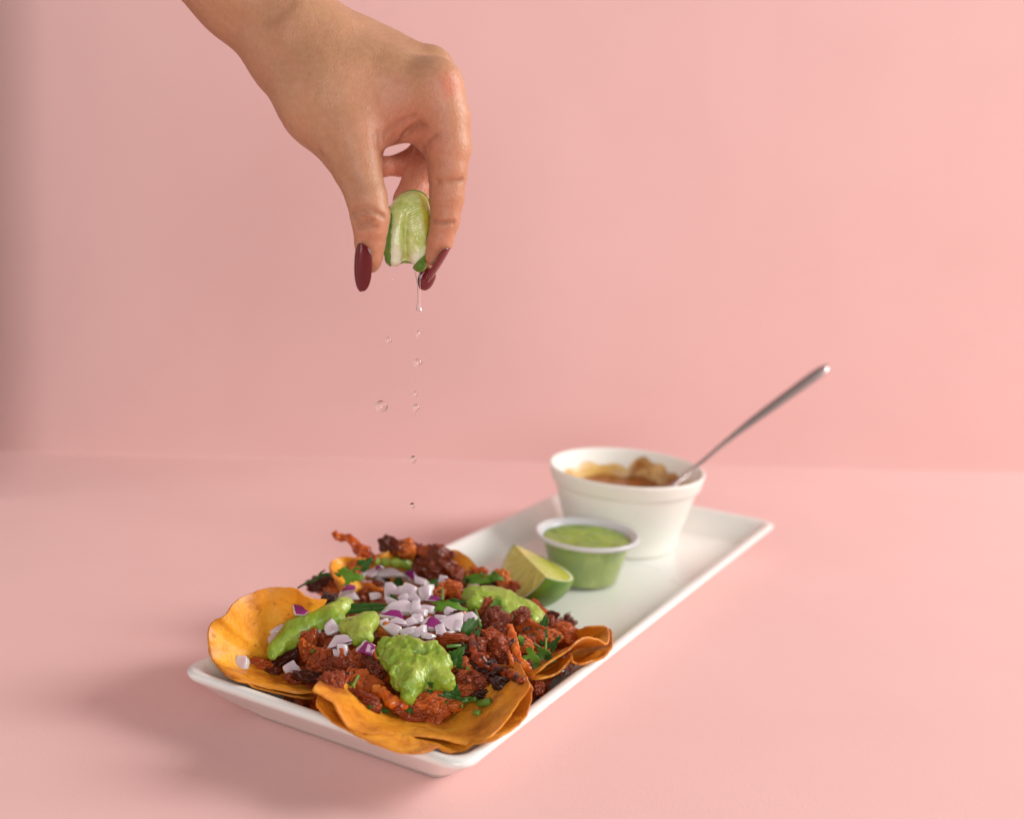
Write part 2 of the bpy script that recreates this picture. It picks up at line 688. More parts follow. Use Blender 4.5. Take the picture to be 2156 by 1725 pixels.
WELL = .0085
prof = [(.030, .001, .004), (.026, 0, .0070), (.023, 0, .0070), (.021, .0025, .0088), (.012, .0095, .0095), (.003, .0185, .0095), (.0006, .0205, .0095), (0, .0222, .0095),
        (.0006, .0236, .0095), (.002, .0242, .0095), (.004, .0239, .0088), (.0055, .0230, .0088), (.014, .0120, .0070), (.0162, .0098, .0060), (.019, .0088, .005), (.024, WELL, .004), (.05, WELL, .004)]
V, Fc = [], []
for d, z, rc in prof: V += [pw(a, b, z) for a, b in rrect(d, rc)]
m = 36
for j in range(len(prof) - 1):
    for i in range(m): Fc.append((j * m + i, j * m + (i + 1) % m, (j + 1) * m + (i + 1) % m, (j + 1) * m + i))
Fc.append(tuple(range((len(prof) - 1) * m, len(prof) * m)))
Fc.append(tuple(range(m))[::-1])
pl = link('plate', mesh('plate', V, Fc), [M['plate']])
tag(pl, 'long white rectangular plate with a raised sloping rim', 'plate')

# ------------------------------------------------------------------ bowl of brown sauce with a spoon, and the small cup of green salsa
BX, BY = .0776, .7747
ZB = WELL
prof = [(0, .002), (.028, .002), (.0295, 0), (.0335, 0), (.0350, .0012), (.0358, .004), (.0462, .0400), (.0470, .0418), (.0484, .0424), (.0489, .0436), (.0502, .0495), (.0508, .0512),
        (.0506, .0522), (.0498, .0525), (.0488, .0520), (.0480, .0500), (.0440, .0400), (.0330, .0060), (.030, .0040), (0, .0040)]
V, Fc = lathe(prof, 96)
tag(link('foam_bowl', mesh('foam_bowl', V, Fc), [M['foam']], None, True, (BX, BY, ZB)), 'white foam bowl of brown sauce with a spoon standing in it', 'bowl')


def inner_r(z): return .0330 + (z - .006) * (.0440 - .0330) / .034 if z < .04 else .0440 + (z - .04) * .4


LV = .0355
V, Fc = [], []
nr, na = 22, 72
for i in range(nr + 1):
    for k in range(na):
        r = inner_r(LV) * .985 * i / nr
        a = 2 * math.pi * k / na
        V.append([r * math.cos(a), r * math.sin(a), 0])
V = np.array(V)
V[:, 2] = LV + .0022 * fbm(V, 75, 3, 3) - .0006
for i in range(nr):
    for k in range(na): Fc.append((i * na + k, i * na + (k + 1) % na, (i + 1) * na + (k + 1) % na, (i + 1) * na + k))
chili = link('brown_sauce', mesh('brown_sauce', V, Fc), [M['chili']], None, True, (BX, BY, ZB))
tag(chili, 'thick brown sauce filling the white foam bowl', 'sauce')


def wall_patch(name, a0, a1, zf, mat, off=.0005):          # sauce smeared up the inside of the bowl
    V, Fc = [], []
    n, m = 40, 12
    for i in range(n + 1):
        a = a0 + (a1 - a0) * i / n
        top = zf(i / n)
        for j in range(m + 1):
            z = (LV - .003) + (top - LV + .003) * j / m
            r = inner_r(z) - off * min(1, 3 * (1 - j / m) + .05) * min(1, 8 * min(i, n - i) / n + .05)
            V.append((r * math.cos(a), r * math.sin(a), z))
    for i in range(n):
        for j in range(m): Fc.append((i * (m + 1) + j, i * (m + 1) + j + 1, (i + 1) * (m + 1) + j + 1, (i + 1) * (m + 1) + j))
    return link(name, mesh(name, V, Fc), [mat], chili)


wall_patch('smear', 1.46, .72, lambda f: LV + .0132 * max(0, math.sin(math.pi * f ** .75)) ** .6 * (1 + .13 * math.sin(7 * f + 1.2) - .07 * math.sin(15 * f)), M['smear'], .0003)
wall_patch('oily_edge', 2.75, 1.40, lambda f: LV + .004 + .0035 * math.sin(math.pi * f) + .0012 * math.sin(f * 17), M['oil'])
wall_patch('smear', .80, .10, lambda f: LV + .0055 + .002 * math.sin(f * 9), M['smear'])

# spoon: bowl under the sauce, handle over the rim
sp = empty('spoon', (BX, BY, ZB))
tag(sp, 'steel spoon leaning out of the white foam bowl', 'spoon')
O = np.array([BX, BY, ZB])
pa = at_y(1418, 1022, .7747 - .012)
pb = at_y(1474, 976, .7747 + .004)
pc = at_y(1610, 868, .800)
pd = at_y(1745, 770, .825)
path = catmull([pa - (pb - pa) * .6, pa, pb, (pb + pc) / 2 + np.array([0, 0, .0008]), pc, pd], 8)
nn = len(path)
rad = []
for i in range(nn):
    f = i / (nn - 1)
    w = .0013 + .0007 * max(0, 1 - f * 3) + .0029 * max(0, (f - .45) / .55) ** 1.15
    if f > .93: w *= math.sqrt(max(.02, 1 - ((f - .93) / .075) ** 2))
    rad.append(w)
V, Fc = tube(path, rad, 14, .42, nrm(np.cross(pd - pb, nrm(.75 * RIGHT + .2 * BACK - .6 * UPV))))
link('handle', mesh('handle', V - O, Fc), [M['steel']], sp)
V, Fc = [], []
d = nrm(path[0] - pb)
sd = nrm(np.cross(d, (0, 0, 1)))
up = np.cross(sd, d)
c0 = path[0] + d * .010
for i in range(9):
    for k in range(24):
        r, a = i / 8, 2 * math.pi * k / 24
        V.append(c0 + d * .013 * r * math.cos(a) + sd * .009 * r * math.sin(a) - up * .004 * (1 - r * r) - O)
for i in range(8):
    for k in range(24): Fc.append((i * 24 + k, i * 24 + (k + 1) % 24, (i + 1) * 24 + (k + 1) % 24, (i + 1) * 24 + k))
link('spoon_bowl', mesh('spoon_bowl', V, Fc), [M['steel']], sp)

SX, SY = .0498, .6971
cup = empty('sauce_cup', (SX, SY, WELL))
tag(cup, 'small clear plastic cup with a milky rim holding green salsa', 'cup')
prof = [(0, .0006), (.0195, .0006), (.0205, .0012), (.0272, .0262), (.0262, .0262), (.0198, .0020), (.0190, .0014), (0, .0014)]
V, Fc = lathe(prof, 72)
link('cup_wall', mesh('cup_wall', V, Fc), [M['plastic']], cup)
prof = [(.0263, .0264), (.0274, .0264), (.0296, .0276), (.0308, .0276), (.0314, .0284), (.0314, .0294), (.0308, .0302), (.0298, .0303), (.0290, .0297), (.0276, .0284), (.0268, .0280), (.0263, .0264)]
V, Fc = lathe(prof, 96)
link('rim', mesh('rim', V, Fc), [M['rim']], cup)
V, Fc = [], []
prof = [(0, .0016), (.0188, .0017), (.0196, .0022), (.0258, .0255), (.0261, .0264)]
V, Fc = lathe(prof, 72)
V = [list(v) for v in V]
b0 = len(V)
nr = 16
for i in range(nr + 1):
    for k in range(72):
        r, a = .0261 * (1 - i / nr), 2 * math.pi * k / 72
        p = np.array([r * math.cos(a), r * math.sin(a), 0])
        V.append([p[0], p[1], .0266 + .0010 * float(fbm(p[None], 120, 3, 8)[0]) * min(1, i / 3)])
for i in range(nr):
    for k in range(72): Fc.append((b0 + i * 72 + k, b0 + i * 72 + (k + 1) % 72, b0 + (i + 1) * 72 + (k + 1) % 72, b0 + (i + 1) * 72 + k))
for k in range(72): Fc.append((k * 5 + 4, ((k + 1) % 72) * 5 + 4, b0 + (k + 1) % 72, b0 + k))
tag(link('green_salsa', mesh('green_salsa', V, Fc), [M['cupsalsa']], None, True, (SX, SY, WELL)), 'green salsa filling the small clear plastic cup', 'salsa')


# ------------------------------------------------------------------ lime wedge on the plate
def set_attr(me, name, vals):
    a = me.attributes.new(name, 'FLOAT', 'POINT')
    a.data.foreach_set('value', np.asarray(vals, np.float32))


def lime_wedge(T, Pp, d1, d2, fat):
    c = (T + Pp) / 2
    Q1, Q2 = c + np.array(d1), c + np.array(d2)
    ax = nrm(Pp - T)
    L = np.linalg.norm(Pp - T) / 2
    e1 = nrm((Q1 - c) - ax * ((Q1 - c) @ ax))
    q2 = nrm((Q2 - c) - ax * ((Q2 - c) @ ax))
    e2 = nrm(q2 - e1 * (q2 @ e1))
    ph = math.acos(max(-1, min(1, float(q2 @ e1))))
    root = empty('lime_wedge', c - np.array([0, 0, c[2] - WELL]))
    O = np.array(root.location)
    P = lambda r, th, f: c - ax * L * math.cos(th) * (.25 * abs(math.cos(th)) ** 6 * .5 + 1) * r ** .4 + fat * r * math.sin(th) ** .85 * (math.cos(f) * e1 + math.sin(f) * e2)
    nt, nf = 36, 30
    V = [P(1, math.pi * (i / nt) * .998 + .002, ph * k / nf) for i in range(nt + 1) for k in range(nf + 1)]
    V += [P(.965, math.pi * (i / nt) * .998 + .002, ph * k / nf) for i in range(nt + 1) for k in (0, nf)]
    Fc = [(i * (nf + 1) + k, i * (nf + 1) + k + 1, (i + 1) * (nf + 1) + k + 1, (i + 1) * (nf + 1) + k) for i in range(nt) for k in range(nf)]
    b = (nt + 1) * (nf + 1)
    for i in range(nt):
        Fc.append((i * (nf + 1), b + 2 * i, b + 2 * i + 2, (i + 1) * (nf + 1)))
        Fc.append((i * (nf + 1) + nf, b + 2 * i + 1, b + 2 * i + 3, (i + 1) * (nf + 1) + nf))
    link('peel', mesh('peel', np.array(V) - O, Fc), [M['peel']], root)
    for side, f in ((-1, 0.), (1, ph)):                    # the two cut faces: a pith band and the juicy flesh
        nv = np.cross(ax, math.cos(f) * e1 + math.sin(f) * e2)
        nv = nv * (1 if (nv @ (math.cos(ph / 2) * e1 + math.sin(ph / 2) * e2)) < 0 else -1)
        Vp = [P(r, math.pi * (i / nt) * .998 + .002, f) + nv * .0001 for i in range(nt + 1) for r in (.965, .90)]
        link('pith', mesh('pith', np.array(Vp) - O, [(2 * i, 2 * i + 1, 2 * i + 3, 2 * i + 2) for i in range(nt)]), [M['pith']], root)
        nr = 14
        Vf, fib = [], []
        for i in range(nt + 1):
            for j in range(nr + 1):
                th, r = math.pi * (i / nt) * .998 + .002, .90 * j / nr
                p = P(max(r, .001), th, f)
                bulge = math.sin(math.pi * j / nr) * math.sin(th)
                Vf.append(p + nv * (.0011 * bulge + .0002 * math.sin(th * 21 + j * .7) * bulge) - O)
                fib.append(.55 + .18 * math.sin(th * 14 + .6 * j) - .25 * math.exp(-(math.sin(th * 3.5) / .12) ** 2))
        Ff = [(i * (nr + 1) + j, i * (nr + 1) + j + 1, (i + 1) * (nr + 1) + j + 1, (i + 1) * (nr + 1) + j) for i in range(nt) for j in range(nr)]
        me = mesh('flesh', Vf, Ff)
        set_attr(me, 'fibre', fib)
        link('flesh', me, [M['flesh']], root)
    return root


lw = lime_wedge(at_z(*Z4(650, 200), .0350), at_z(*Z4(945, 505), .0360), (-.55, -.10, -.83), (.93, .0, -.30), .0270)
tag(lw, 'yellow green lime wedge lying on the plate beside the salsa cup', 'lime wedge')


# ------------------------------------------------------------------ tortillas
SOLID_V, SOLID_F = [], []                                  # what the toppings are dropped on


def solid(V, Fc):
    b = len(SOLID_V)
    SOLID_V.extend([Vector(map(float, v)) for v in V])
    SOLID_F.extend([tuple(int(i) + b for i in f) for f in Fc])


def tortilla(rim, centre, label, pw_=1.5, seed=1, wob=.0012):
    R = catmull(rim, 10, True)
    C0 = np.asarray(centre, float)
    n, m = len(R), 22
    cen = np.asarray(centre, float)
    jit = 1 + .006 * vnoise(R, 260, seed) + .005 * vnoise(R, 700, seed + 1)
    zs = R[:, 2].copy()
    for _ in range(30): zs = .25 * np.roll(zs, 1) + .5 * zs + .25 * np.roll(zs, -1)
    zn = np.maximum(R[:, 2] - .0006, zs)
    R = EYE + (R - EYE) * ((zn - CAM_H) / (R[:, 2] - CAM_H))[:, None]
    RS = R.copy()
    R = cen + (R - cen) * jit[:, None]
    for _ in range(160): RS = .25 * np.roll(RS, 1, 0) + .5 * RS + .25 * np.roll(RS, -1, 0)
    V, ed = [], []
    for i in range(n):
        for j in range(1, m + 1):
            r = j / m
            E = RS[i] + (R[i] - RS[i]) * r ** 4
            p = C0 + (E - C0) * r
            p[2] = C0[2] + (E[2] - C0[2]) * r ** pw_
            V.append(p)
            ed.append(max(0, (r - .93) / .07))
    V = np.array(V)
    V[:, 2] += wob * fbm(V * np.array([1, 1, .3]), 70, 3, seed) * .8
    zc = np.array([plate_z(v[0], v[1]) + .0020 for v in V])
    lift = np.clip(zc - V[:, 2], 0, None).reshape(n, m)
    for _ in range(8):
        ls = .25 * (np.roll(lift, 1, 0) + np.roll(lift, -1, 0)) + .25 * (np.concatenate([lift[:, :1], lift[:, :-1]], 1) + np.concatenate([lift[:, 1:], lift[:, -1:]], 1))
        lift = np.maximum(lift * .97, ls)
    V[:, 2] = np.maximum(V[:, 2] + lift.ravel(), zc)
    Fc = []
    for i in range(n):
        for j in range(m - 1):
            a, b = i * m + j, ((i + 1) % n) * m + j
            Fc.append((a, a + 1, b + 1, b))
    V = np.vstack([V, C0])
    ed.append(0)
    for i in range(n): Fc.append((len(V) - 1, i * m, ((i + 1) % n) * m))
    O = np.array([C0[0], C0[1], WELL])
    me = mesh('tortilla', V - O, Fc)
    set_attr(me, 'edge', ed)
    o = link('tortilla', me, [M['tort']], None, True, O)
    s = o.modifiers.new('thickness', 'SOLIDIFY')
    s.thickness, s.offset = .0010, 0
    bv = o.modifiers.new('soft_edge', 'BEVEL')
    bv.width, bv.segments, bv.limit_method, bv.angle_limit = .0003, 2, 'ANGLE', math.radians(50)
    tag(o, label, 'tortilla', 'corn tortillas under the toppings')
    solid(V, Fc)
    return o


def plate_z(x, y):
    q = np.array([x, y]) - BASE
    a, b = q @ PU, q @ PV
    d = min(a, b, PL - a, PW - b)
    if d < 0: return .0235 + .0010 * max(0, 1 + d / .006)
    return float(np.interp(d, [0, .002, .0055, .014, .019, .024], [.0225, .0245, .0235, .0123, .0091, WELL]))


def fit_z(px, py, z, gap=.0030):                           # the point on this ray, at height z or just clear of the plate
    for k in range(12):
        p = at_z(px, py, z)
        zm = plate_z(p[0], p[1]) + gap
        if z >= zm: break
        z += .5 * (zm - z) + .0002
    return p


def zz(Z, L): return [fit_z(*Z(x, y), z) for x, y, z in L]


tortilla(zz(Z2, [(180, 1080, .036), (205, 1210, .0295), (260, 1300, .0265), (400, 1400, .0255), (620, 1470, .0235), (900, 1535, .022), (1120, 1550, .020), (1500, 1500, .0125), (1750, 1250, .012), (1700, 950, .018),
                 (1480, 760, .030), (1230, 722, .044), (1110, 708, .048), (1040, 680, .050), (960, 612, .051), (850, 595, .051), (700, 603, .050), (540, 650, .049), (400, 742, .047), (310, 850, .0455), (235, 885, .044), (190, 955, .041)]),
         zz(Z2, [(1060, 1270, .0125)])[0], 'browned corn tortilla standing up at the left end, bare inner side showing', 1.7, 2)
tortilla(zz(Z2, [(186, 1130, .031), (215, 1235, .0265), (280, 1325, .0245), (420, 1425, .0235), (640, 1495, .0215), (900, 1560, .0195), (1090, 1572, .0175), (1400, 1500, .0115), (1600, 1250, .011), (1400, 950, .016),
                 (1100, 760, .030), (850, 660, .036), (560, 740, .038), (330, 930, .036)]),
         zz(Z2, [(1000, 1290, .0105)])[0], 'lower corn tortilla whose thin edge shows beneath the left one', 1.7, 3)
tortilla(zz(Z5, [(130, 500, .034), (160, 590, .030), (260, 690, .0255), (430, 790, .0225), (600, 890, .019), (800, 942, .0180), (1000, 962, .0178), (1250, 938, .0178), (1500, 880, .019), (1700, 790, .0215), (1840, 640, .0265), (1888, 470, .033), (1872, 350, .0405),
                 (1700, 130, .030), (1300, -50, .014), (800, 20, .0135), (250, 280, .026)]),
         zz(Z5, [(1000, 430, .0105)])[0], 'lower orange corn tortilla at the front corner, outer edge over the plate rim', 1.5, 4)
tortilla(zz(Z5, [(105, 392, .0415), (170, 470, .0395), (270, 540, .0365), (330, 640, .0325), (420, 735, .0285), (640, 790, .0255), (900, 800, .0247), (1150, 822, .0240), (1380, 858, .0228), (1510, 830, .0240), (1660, 700, .0290), (1790, 520, .0360), (1866, 356, .0440),
                 (1650, 200, .030), (1300, 50, .016), (800, 80, .0155), (300, 260, .030)]),
         zz(Z5, [(1000, 440, .0130)])[0], 'upper orange corn tortilla at the front with curled lips at both ends', 1.35, 5)
tortilla(zz(Z4, [(850, 1558, .0235), (1000, 1530, .0230), (1140, 1440, .0260), (1215, 1345, .0310), (1228, 1312, .0335), (1240, 1375, .0280), (1320, 1408, .0235), (1420, 1402, .0225), (1550, 1352, .0235), (1628, 1250, .0265), (1640, 1140, .0290), (1600, 1060, .0285),
                 (1250, 1080, .018), (900, 1000, .014), (600, 1150, .013), (500, 1400, .014), (650, 1530, .018)]),
         zz(Z4, [(880, 1290, .0105)])[0], 'lower corn tortilla with a wavy edge at the right side of the plate', 1.5, 6)
tortilla(zz(Z4, [(832, 1512, .0290), (1000, 1388, .0350), (1200, 1250, .0405), (1290, 1165, .0430), (1390, 1126, .0425), (1490, 1142, .0385), (1570, 1185, .0345), (1606, 1150, .0320), (1590, 1036, .0330), (1500, 1013, .0345), (1380, 1025, .0330), (1270, 1042, .0300),
                 (950, 970, .018), (600, 1080, .015), (450, 1350, .015), (620, 1500, .021)]),
         zz(Z4, [(900, 1260, .0125)])[0], 'upper corn tortilla folded into a loop at the right side of the plate', 1.4, 7)
B_ = lambda L: [fit_z(x, y, z) for x, y, z in L]
tortilla(B_([(700, 1215, .040), (694, 1192, .041), (704, 1178, .042), (727, 1173, .0425), (765, 1176, .042), (800, 1166, .041), (850, 1156, .040), (900, 1156, .0385), (930, 1158, .0375), (960, 1160, .037), (984, 1174, .0355), (1002, 1193, .032), (1000, 1215, .027),
             (960, 1260, .014), (880, 1300, .012), (790, 1300, .012), (720, 1250, .025)]),
         B_([(860, 1235, .0115)])[0], 'corn tortilla at the back whose yellow curved edge shows behind the meat', 1.6, 8)


# ------------------------------------------------------------------ filling: a bed of shredded meat, then every piece that shows
def bed_h(a, b):
    u, v = (a - .103) / .086, (b - .077) / .064
    r2 = np.abs(u) ** 2.4 + np.abs(v) ** 2.4
    return .0085 + .0325 * np.clip(1 - r2, 0, 1) ** .62


na_, nb_ = 96, 72
A, Bb = np.meshgrid(np.linspace(.008, .208, na_), np.linspace(.004, .152, nb_), indexing='ij')
Hh = bed_h(A, Bb)
PP = np.stack([BASE[0] + PU[0] * A + PV[0] * Bb, BASE[1] + PU[1] * A + PV[1] * Bb, Hh], -1)
solidV = PP.reshape(-1, 3)
keep = (Hh > .0125) & (A > .016) & (Bb > .016) & (Bb < PW - .016)
Fb = []
for i in range(na_ - 1):
    for j in range(nb_ - 1):
        if keep[i, j] and keep[i + 1, j] and keep[i, j + 1] and keep[i + 1, j + 1]:
            Fb.append((i * nb_ + j, (i + 1) * nb_ + j, (i + 1) * nb_ + j + 1, i * nb_ + j + 1))
solid(solidV, Fb)
disp = PP.copy().reshape(-1, 3)
disp[:, 2] += .0034 * fbm(disp * np.array([1, 1, 0]), 190, 4, 21) - .0035
bed = mesh('meat_bed', disp, Fb)
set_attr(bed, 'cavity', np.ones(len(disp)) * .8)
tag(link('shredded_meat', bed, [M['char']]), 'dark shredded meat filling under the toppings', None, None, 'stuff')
solid([pw(0, 0, WELL), pw(PL, 0, WELL), pw(PL, PW, WELL), pw(0, PW, WELL)], [(0, 1, 2, 3)])
TREE = BVHTree.FromPolygons(SOLID_V, SOLID_F)


def spot(px, py):
    h = TREE.ray_cast(Vector(EYE), Vector(nrm(ray(px, py))))
    p = np.array(h[0]) if h[0] is not None else at_z(px, py, .01)
    return at_y(px, py, .625) if (p[1] > .645 and px < 1090) else p


def frame(ang, lean=.6, spin=0.):                          # x along the image angle (deg, anticlockwise), z leaning between up and the camera
    x = math.cos(math.radians(ang)) * RIGHT + math.sin(math.radians(ang)) * UPV
    z = nrm(lean * BACK + (1 - lean) * np.array([0, 0, 1.]) + spin * RIGHT)
    x = nrm(x - z * (x @ z))
    y = np.cross(z, x)
    return np.stack([x, y, z], 1)


def place(o, p, Rm, s):
    Mx = Matrix.Identity(4)
    for i in range(3):
        for j in range(3): Mx[i][j] = float(Rm[i, j] * s[j])
        Mx[i][3] = float(p[i])
    o.matrix_world = Mx
    return o


def ico(sub):
    bm = bmesh.new()
    bmesh.ops.create_icosphere(bm, subdivisions=sub, radius=1)
    V = np.array([v.co[:] for v in bm.verts])
    Fc = [tuple(v.index for v in f.verts) for f in bm.faces]
    bm.free()
    return V, Fc


ICO_V, ICO_F = ico(5)


def meat_mesh(seed, blocky):                               # unit sized torn chunk
    r = random.Random(seed)
    V = ICO_V.copy()
    for k in range(r.randint(4, 7)):                       # torn flat facets
        n = nrm([r.gauss(0, 1) for _ in range(3)])
        d = r.uniform(.55, .85) if blocky else r.uniform(.7, .95)
        over = V @ n - d
        V -= np.outer(np.clip(over, 0, None) * .92, n)
    off = np.array([r.uniform(0, 50) for _ in range(3)])
    N0 = ICO_V
    low = fbm(V + off, 1.5, 2, seed)
    strand = 1 - np.abs(vnoise(V * np.array([1.3, 5.5, 5.5]) + off, 1, seed + 5)) * 1.6
    fine = fbm(V + off, 5.5, 3, seed + 9)
    mid = 1 - np.abs(fbm(V * np.array([.7, 1.3, 1.3]) + off, 2.6, 2, seed + 3)) * 1.5
    dsp = .34 * low + .07 * strand + .20 * mid + .12 * fine
    V = V + N0 * dsp[:, None]
    bend = r.uniform(-.35, .35)
    V[:, 2] += bend * V[:, 0] ** 2
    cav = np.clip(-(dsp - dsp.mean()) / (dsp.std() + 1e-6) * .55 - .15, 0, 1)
    Fc = list(ICO_F)
    for k in range(6):                                     # torn fibres along the chunk
        u0 = nrm([r.uniform(-.3, .3), r.gauss(0, 1), abs(r.gauss(0, 1)) + .2])
        path = []
        for t in np.linspace(-r.uniform(.7, 1.25), r.uniform(.7, 1.25), 9):
            d = nrm(u0 + np.array([t, .12 * math.sin(3 * t + k), .1 * math.cos(4 * t + k)]))
            rad_ = V[np.argmax(ICO_V @ d)]
            path.append(d * np.linalg.norm(rad_) * (1.02 + .10 * t * t))
        path = catmull(path, 2)
        Vt, Ft = tube(path, [.085 * math.sin(math.pi * (i_ + .6) / (len(path) + .2)) ** .5 for i_ in range(len(path))], 7, .8, u0)
        Vt = Vt + .05 * np.stack([vnoise(Vt, 6, k), vnoise(Vt, 6, k + 9), vnoise(Vt, 6, k + 5)], 1)
        Fc += [tuple(i_ + len(V) for i_ in f) for f in Ft]
        V = np.vstack([V, Vt])
    cav = np.concatenate([cav, np.zeros(len(V) - len(cav))])
    me = mesh('pork_chunk', V, Fc)
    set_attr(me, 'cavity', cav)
    return me


MEATS = [meat_mesh(100 + k, k % 2 == 0) for k in range(12)]
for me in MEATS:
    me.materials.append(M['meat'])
CHARS = []
for k in (0, 3, 5, 8):
    c = MEATS[k].copy()
    c.materials.clear()
    c.materials.append(M['char'])
    CHARS.append(c)
ROASTS = []
for k in (1, 2, 4, 6, 7, 9, 11):
    c = MEATS[k].copy()
    c.materials.clear()
    c.materials.append(M['roast'])
    ROASTS.append(c)
_mi = [0]


def meat(Z, x, y, w, h, ang, label, dark=False, push=.25, depth=None, cat='meat piece', group=None, p=None):
    """a chunk w by h crop pixels, its long side at ang"""
    k = {Z2: K2, Z3: K3, Z4: K4, Z5: K5}[Z]
    px = Z(x, y)
    q = spot(*px) if p is None else p
    s = mpp(q) * k
    rx, ry = w * s / 2 * 1.12, h * s / 2 * 1.12
    rz = (rx + ry) / 2 * .9 if depth is None else depth
    q = q + nrm(EYE - q) * rz * push
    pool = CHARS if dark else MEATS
    _mi[0] += 1
    me = pool[(_mi[0] * 5) % len(pool)]
    if not dark and any(q_ in label for q_ in ('orange', 'red ', 'reddish')): me = ROASTS[(_mi[0] * 5) % len(ROASTS)]
    o = link('pork_piece', me)
    place(o, q, frame(ang + rnd.uniform(-8, 8), .55, rnd.uniform(-.2, .2)), (rx / .98, ry / .98, rz))
    tag(o, label, cat, group or 'marinated pork pieces on the tacos')
    return o


def strip(Z, pts, wid, label, dark=False, lift=0., flat=.55, seed=1):
    """a torn strip along crop points (x, y, lift towards the camera in mm)"""
    k = {Z2: K2, Z3: K3, Z4: K4, Z5: K5}[Z]
    P = []
    for x, y, l in pts:
        q = spot(*Z(x, y))
        P.append(q + nrm(EYE - q) * l * .001)
    s = mpp(P[0]) * k / 2
    path = catmull(P, 14)
    wd_ = np.interp(np.linspace(0, 1, len(path)), np.linspace(0, 1, len(wid)), wid) * s
    V, Fc = tube(path, wd_, 22, flat, BACK + .3 * np.array([0, 0, 1.]))
    c = V.mean(0)
    n0 = np.zeros_like(V)
    for i in range(len(path)): n0[i * 22:(i + 1) * 22] = V[i * 22:(i + 1) * 22] - path[i]
    ln = np.linalg.norm(n0, axis=1, keepdims=True) + 1e-9
    dsp = fbm(V, 160, 2, seed) * .38 + fbm(V, 480, 3, seed + 3) * .26
    V = V + n0 * dsp[:, None]
    me = mesh('pork_strip', V - c, Fc)
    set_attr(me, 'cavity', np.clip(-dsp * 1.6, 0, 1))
    o = link('pork_strip', me, [M['char' if dark else 'roast']], None, True, c)
    return tag(o, label, 'meat strip', 'marinated pork pieces on the tacos')


def strip_pts(Z, pts3, wid, label, dark=False, flat=.8, seed=1):
    """same, its points given as (x, y, metres away)"""
    k = {Z2: K2, Z3: K3, Z4: K4, Z5: K5}[Z]
    P = [at_y(*Z(x, y), d) for x, y, d in pts3]
    s = mpp(P[0]) * k / 2
    path = catmull(P, 14)
    wd_ = np.interp(np.linspace(0, 1, len(path)), np.linspace(0, 1, len(wid)), wid) * s
    V, Fc = tube(path, wd_, 22, flat, BACK + .3 * np.array([0, 0, 1.]))
    c = V.mean(0)
    n0 = np.zeros_like(V)
    for i in range(len(path)): n0[i * 22:(i + 1) * 22] = V[i * 22:(i + 1) * 22] - path[i]
    dsp = fbm(V, 160, 2, seed) * .38 + fbm(V, 480, 3, seed + 3) * .26
    V = V + n0 * dsp[:, None]
    me = mesh('pork_strip', V - c, Fc)
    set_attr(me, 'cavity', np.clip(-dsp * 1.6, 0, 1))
    o = link('pork_strip', me, [M['char' if dark else 'roast']], None, True, c)
    return tag(o, label, 'meat strip', 'marinated pork pieces on the tacos')


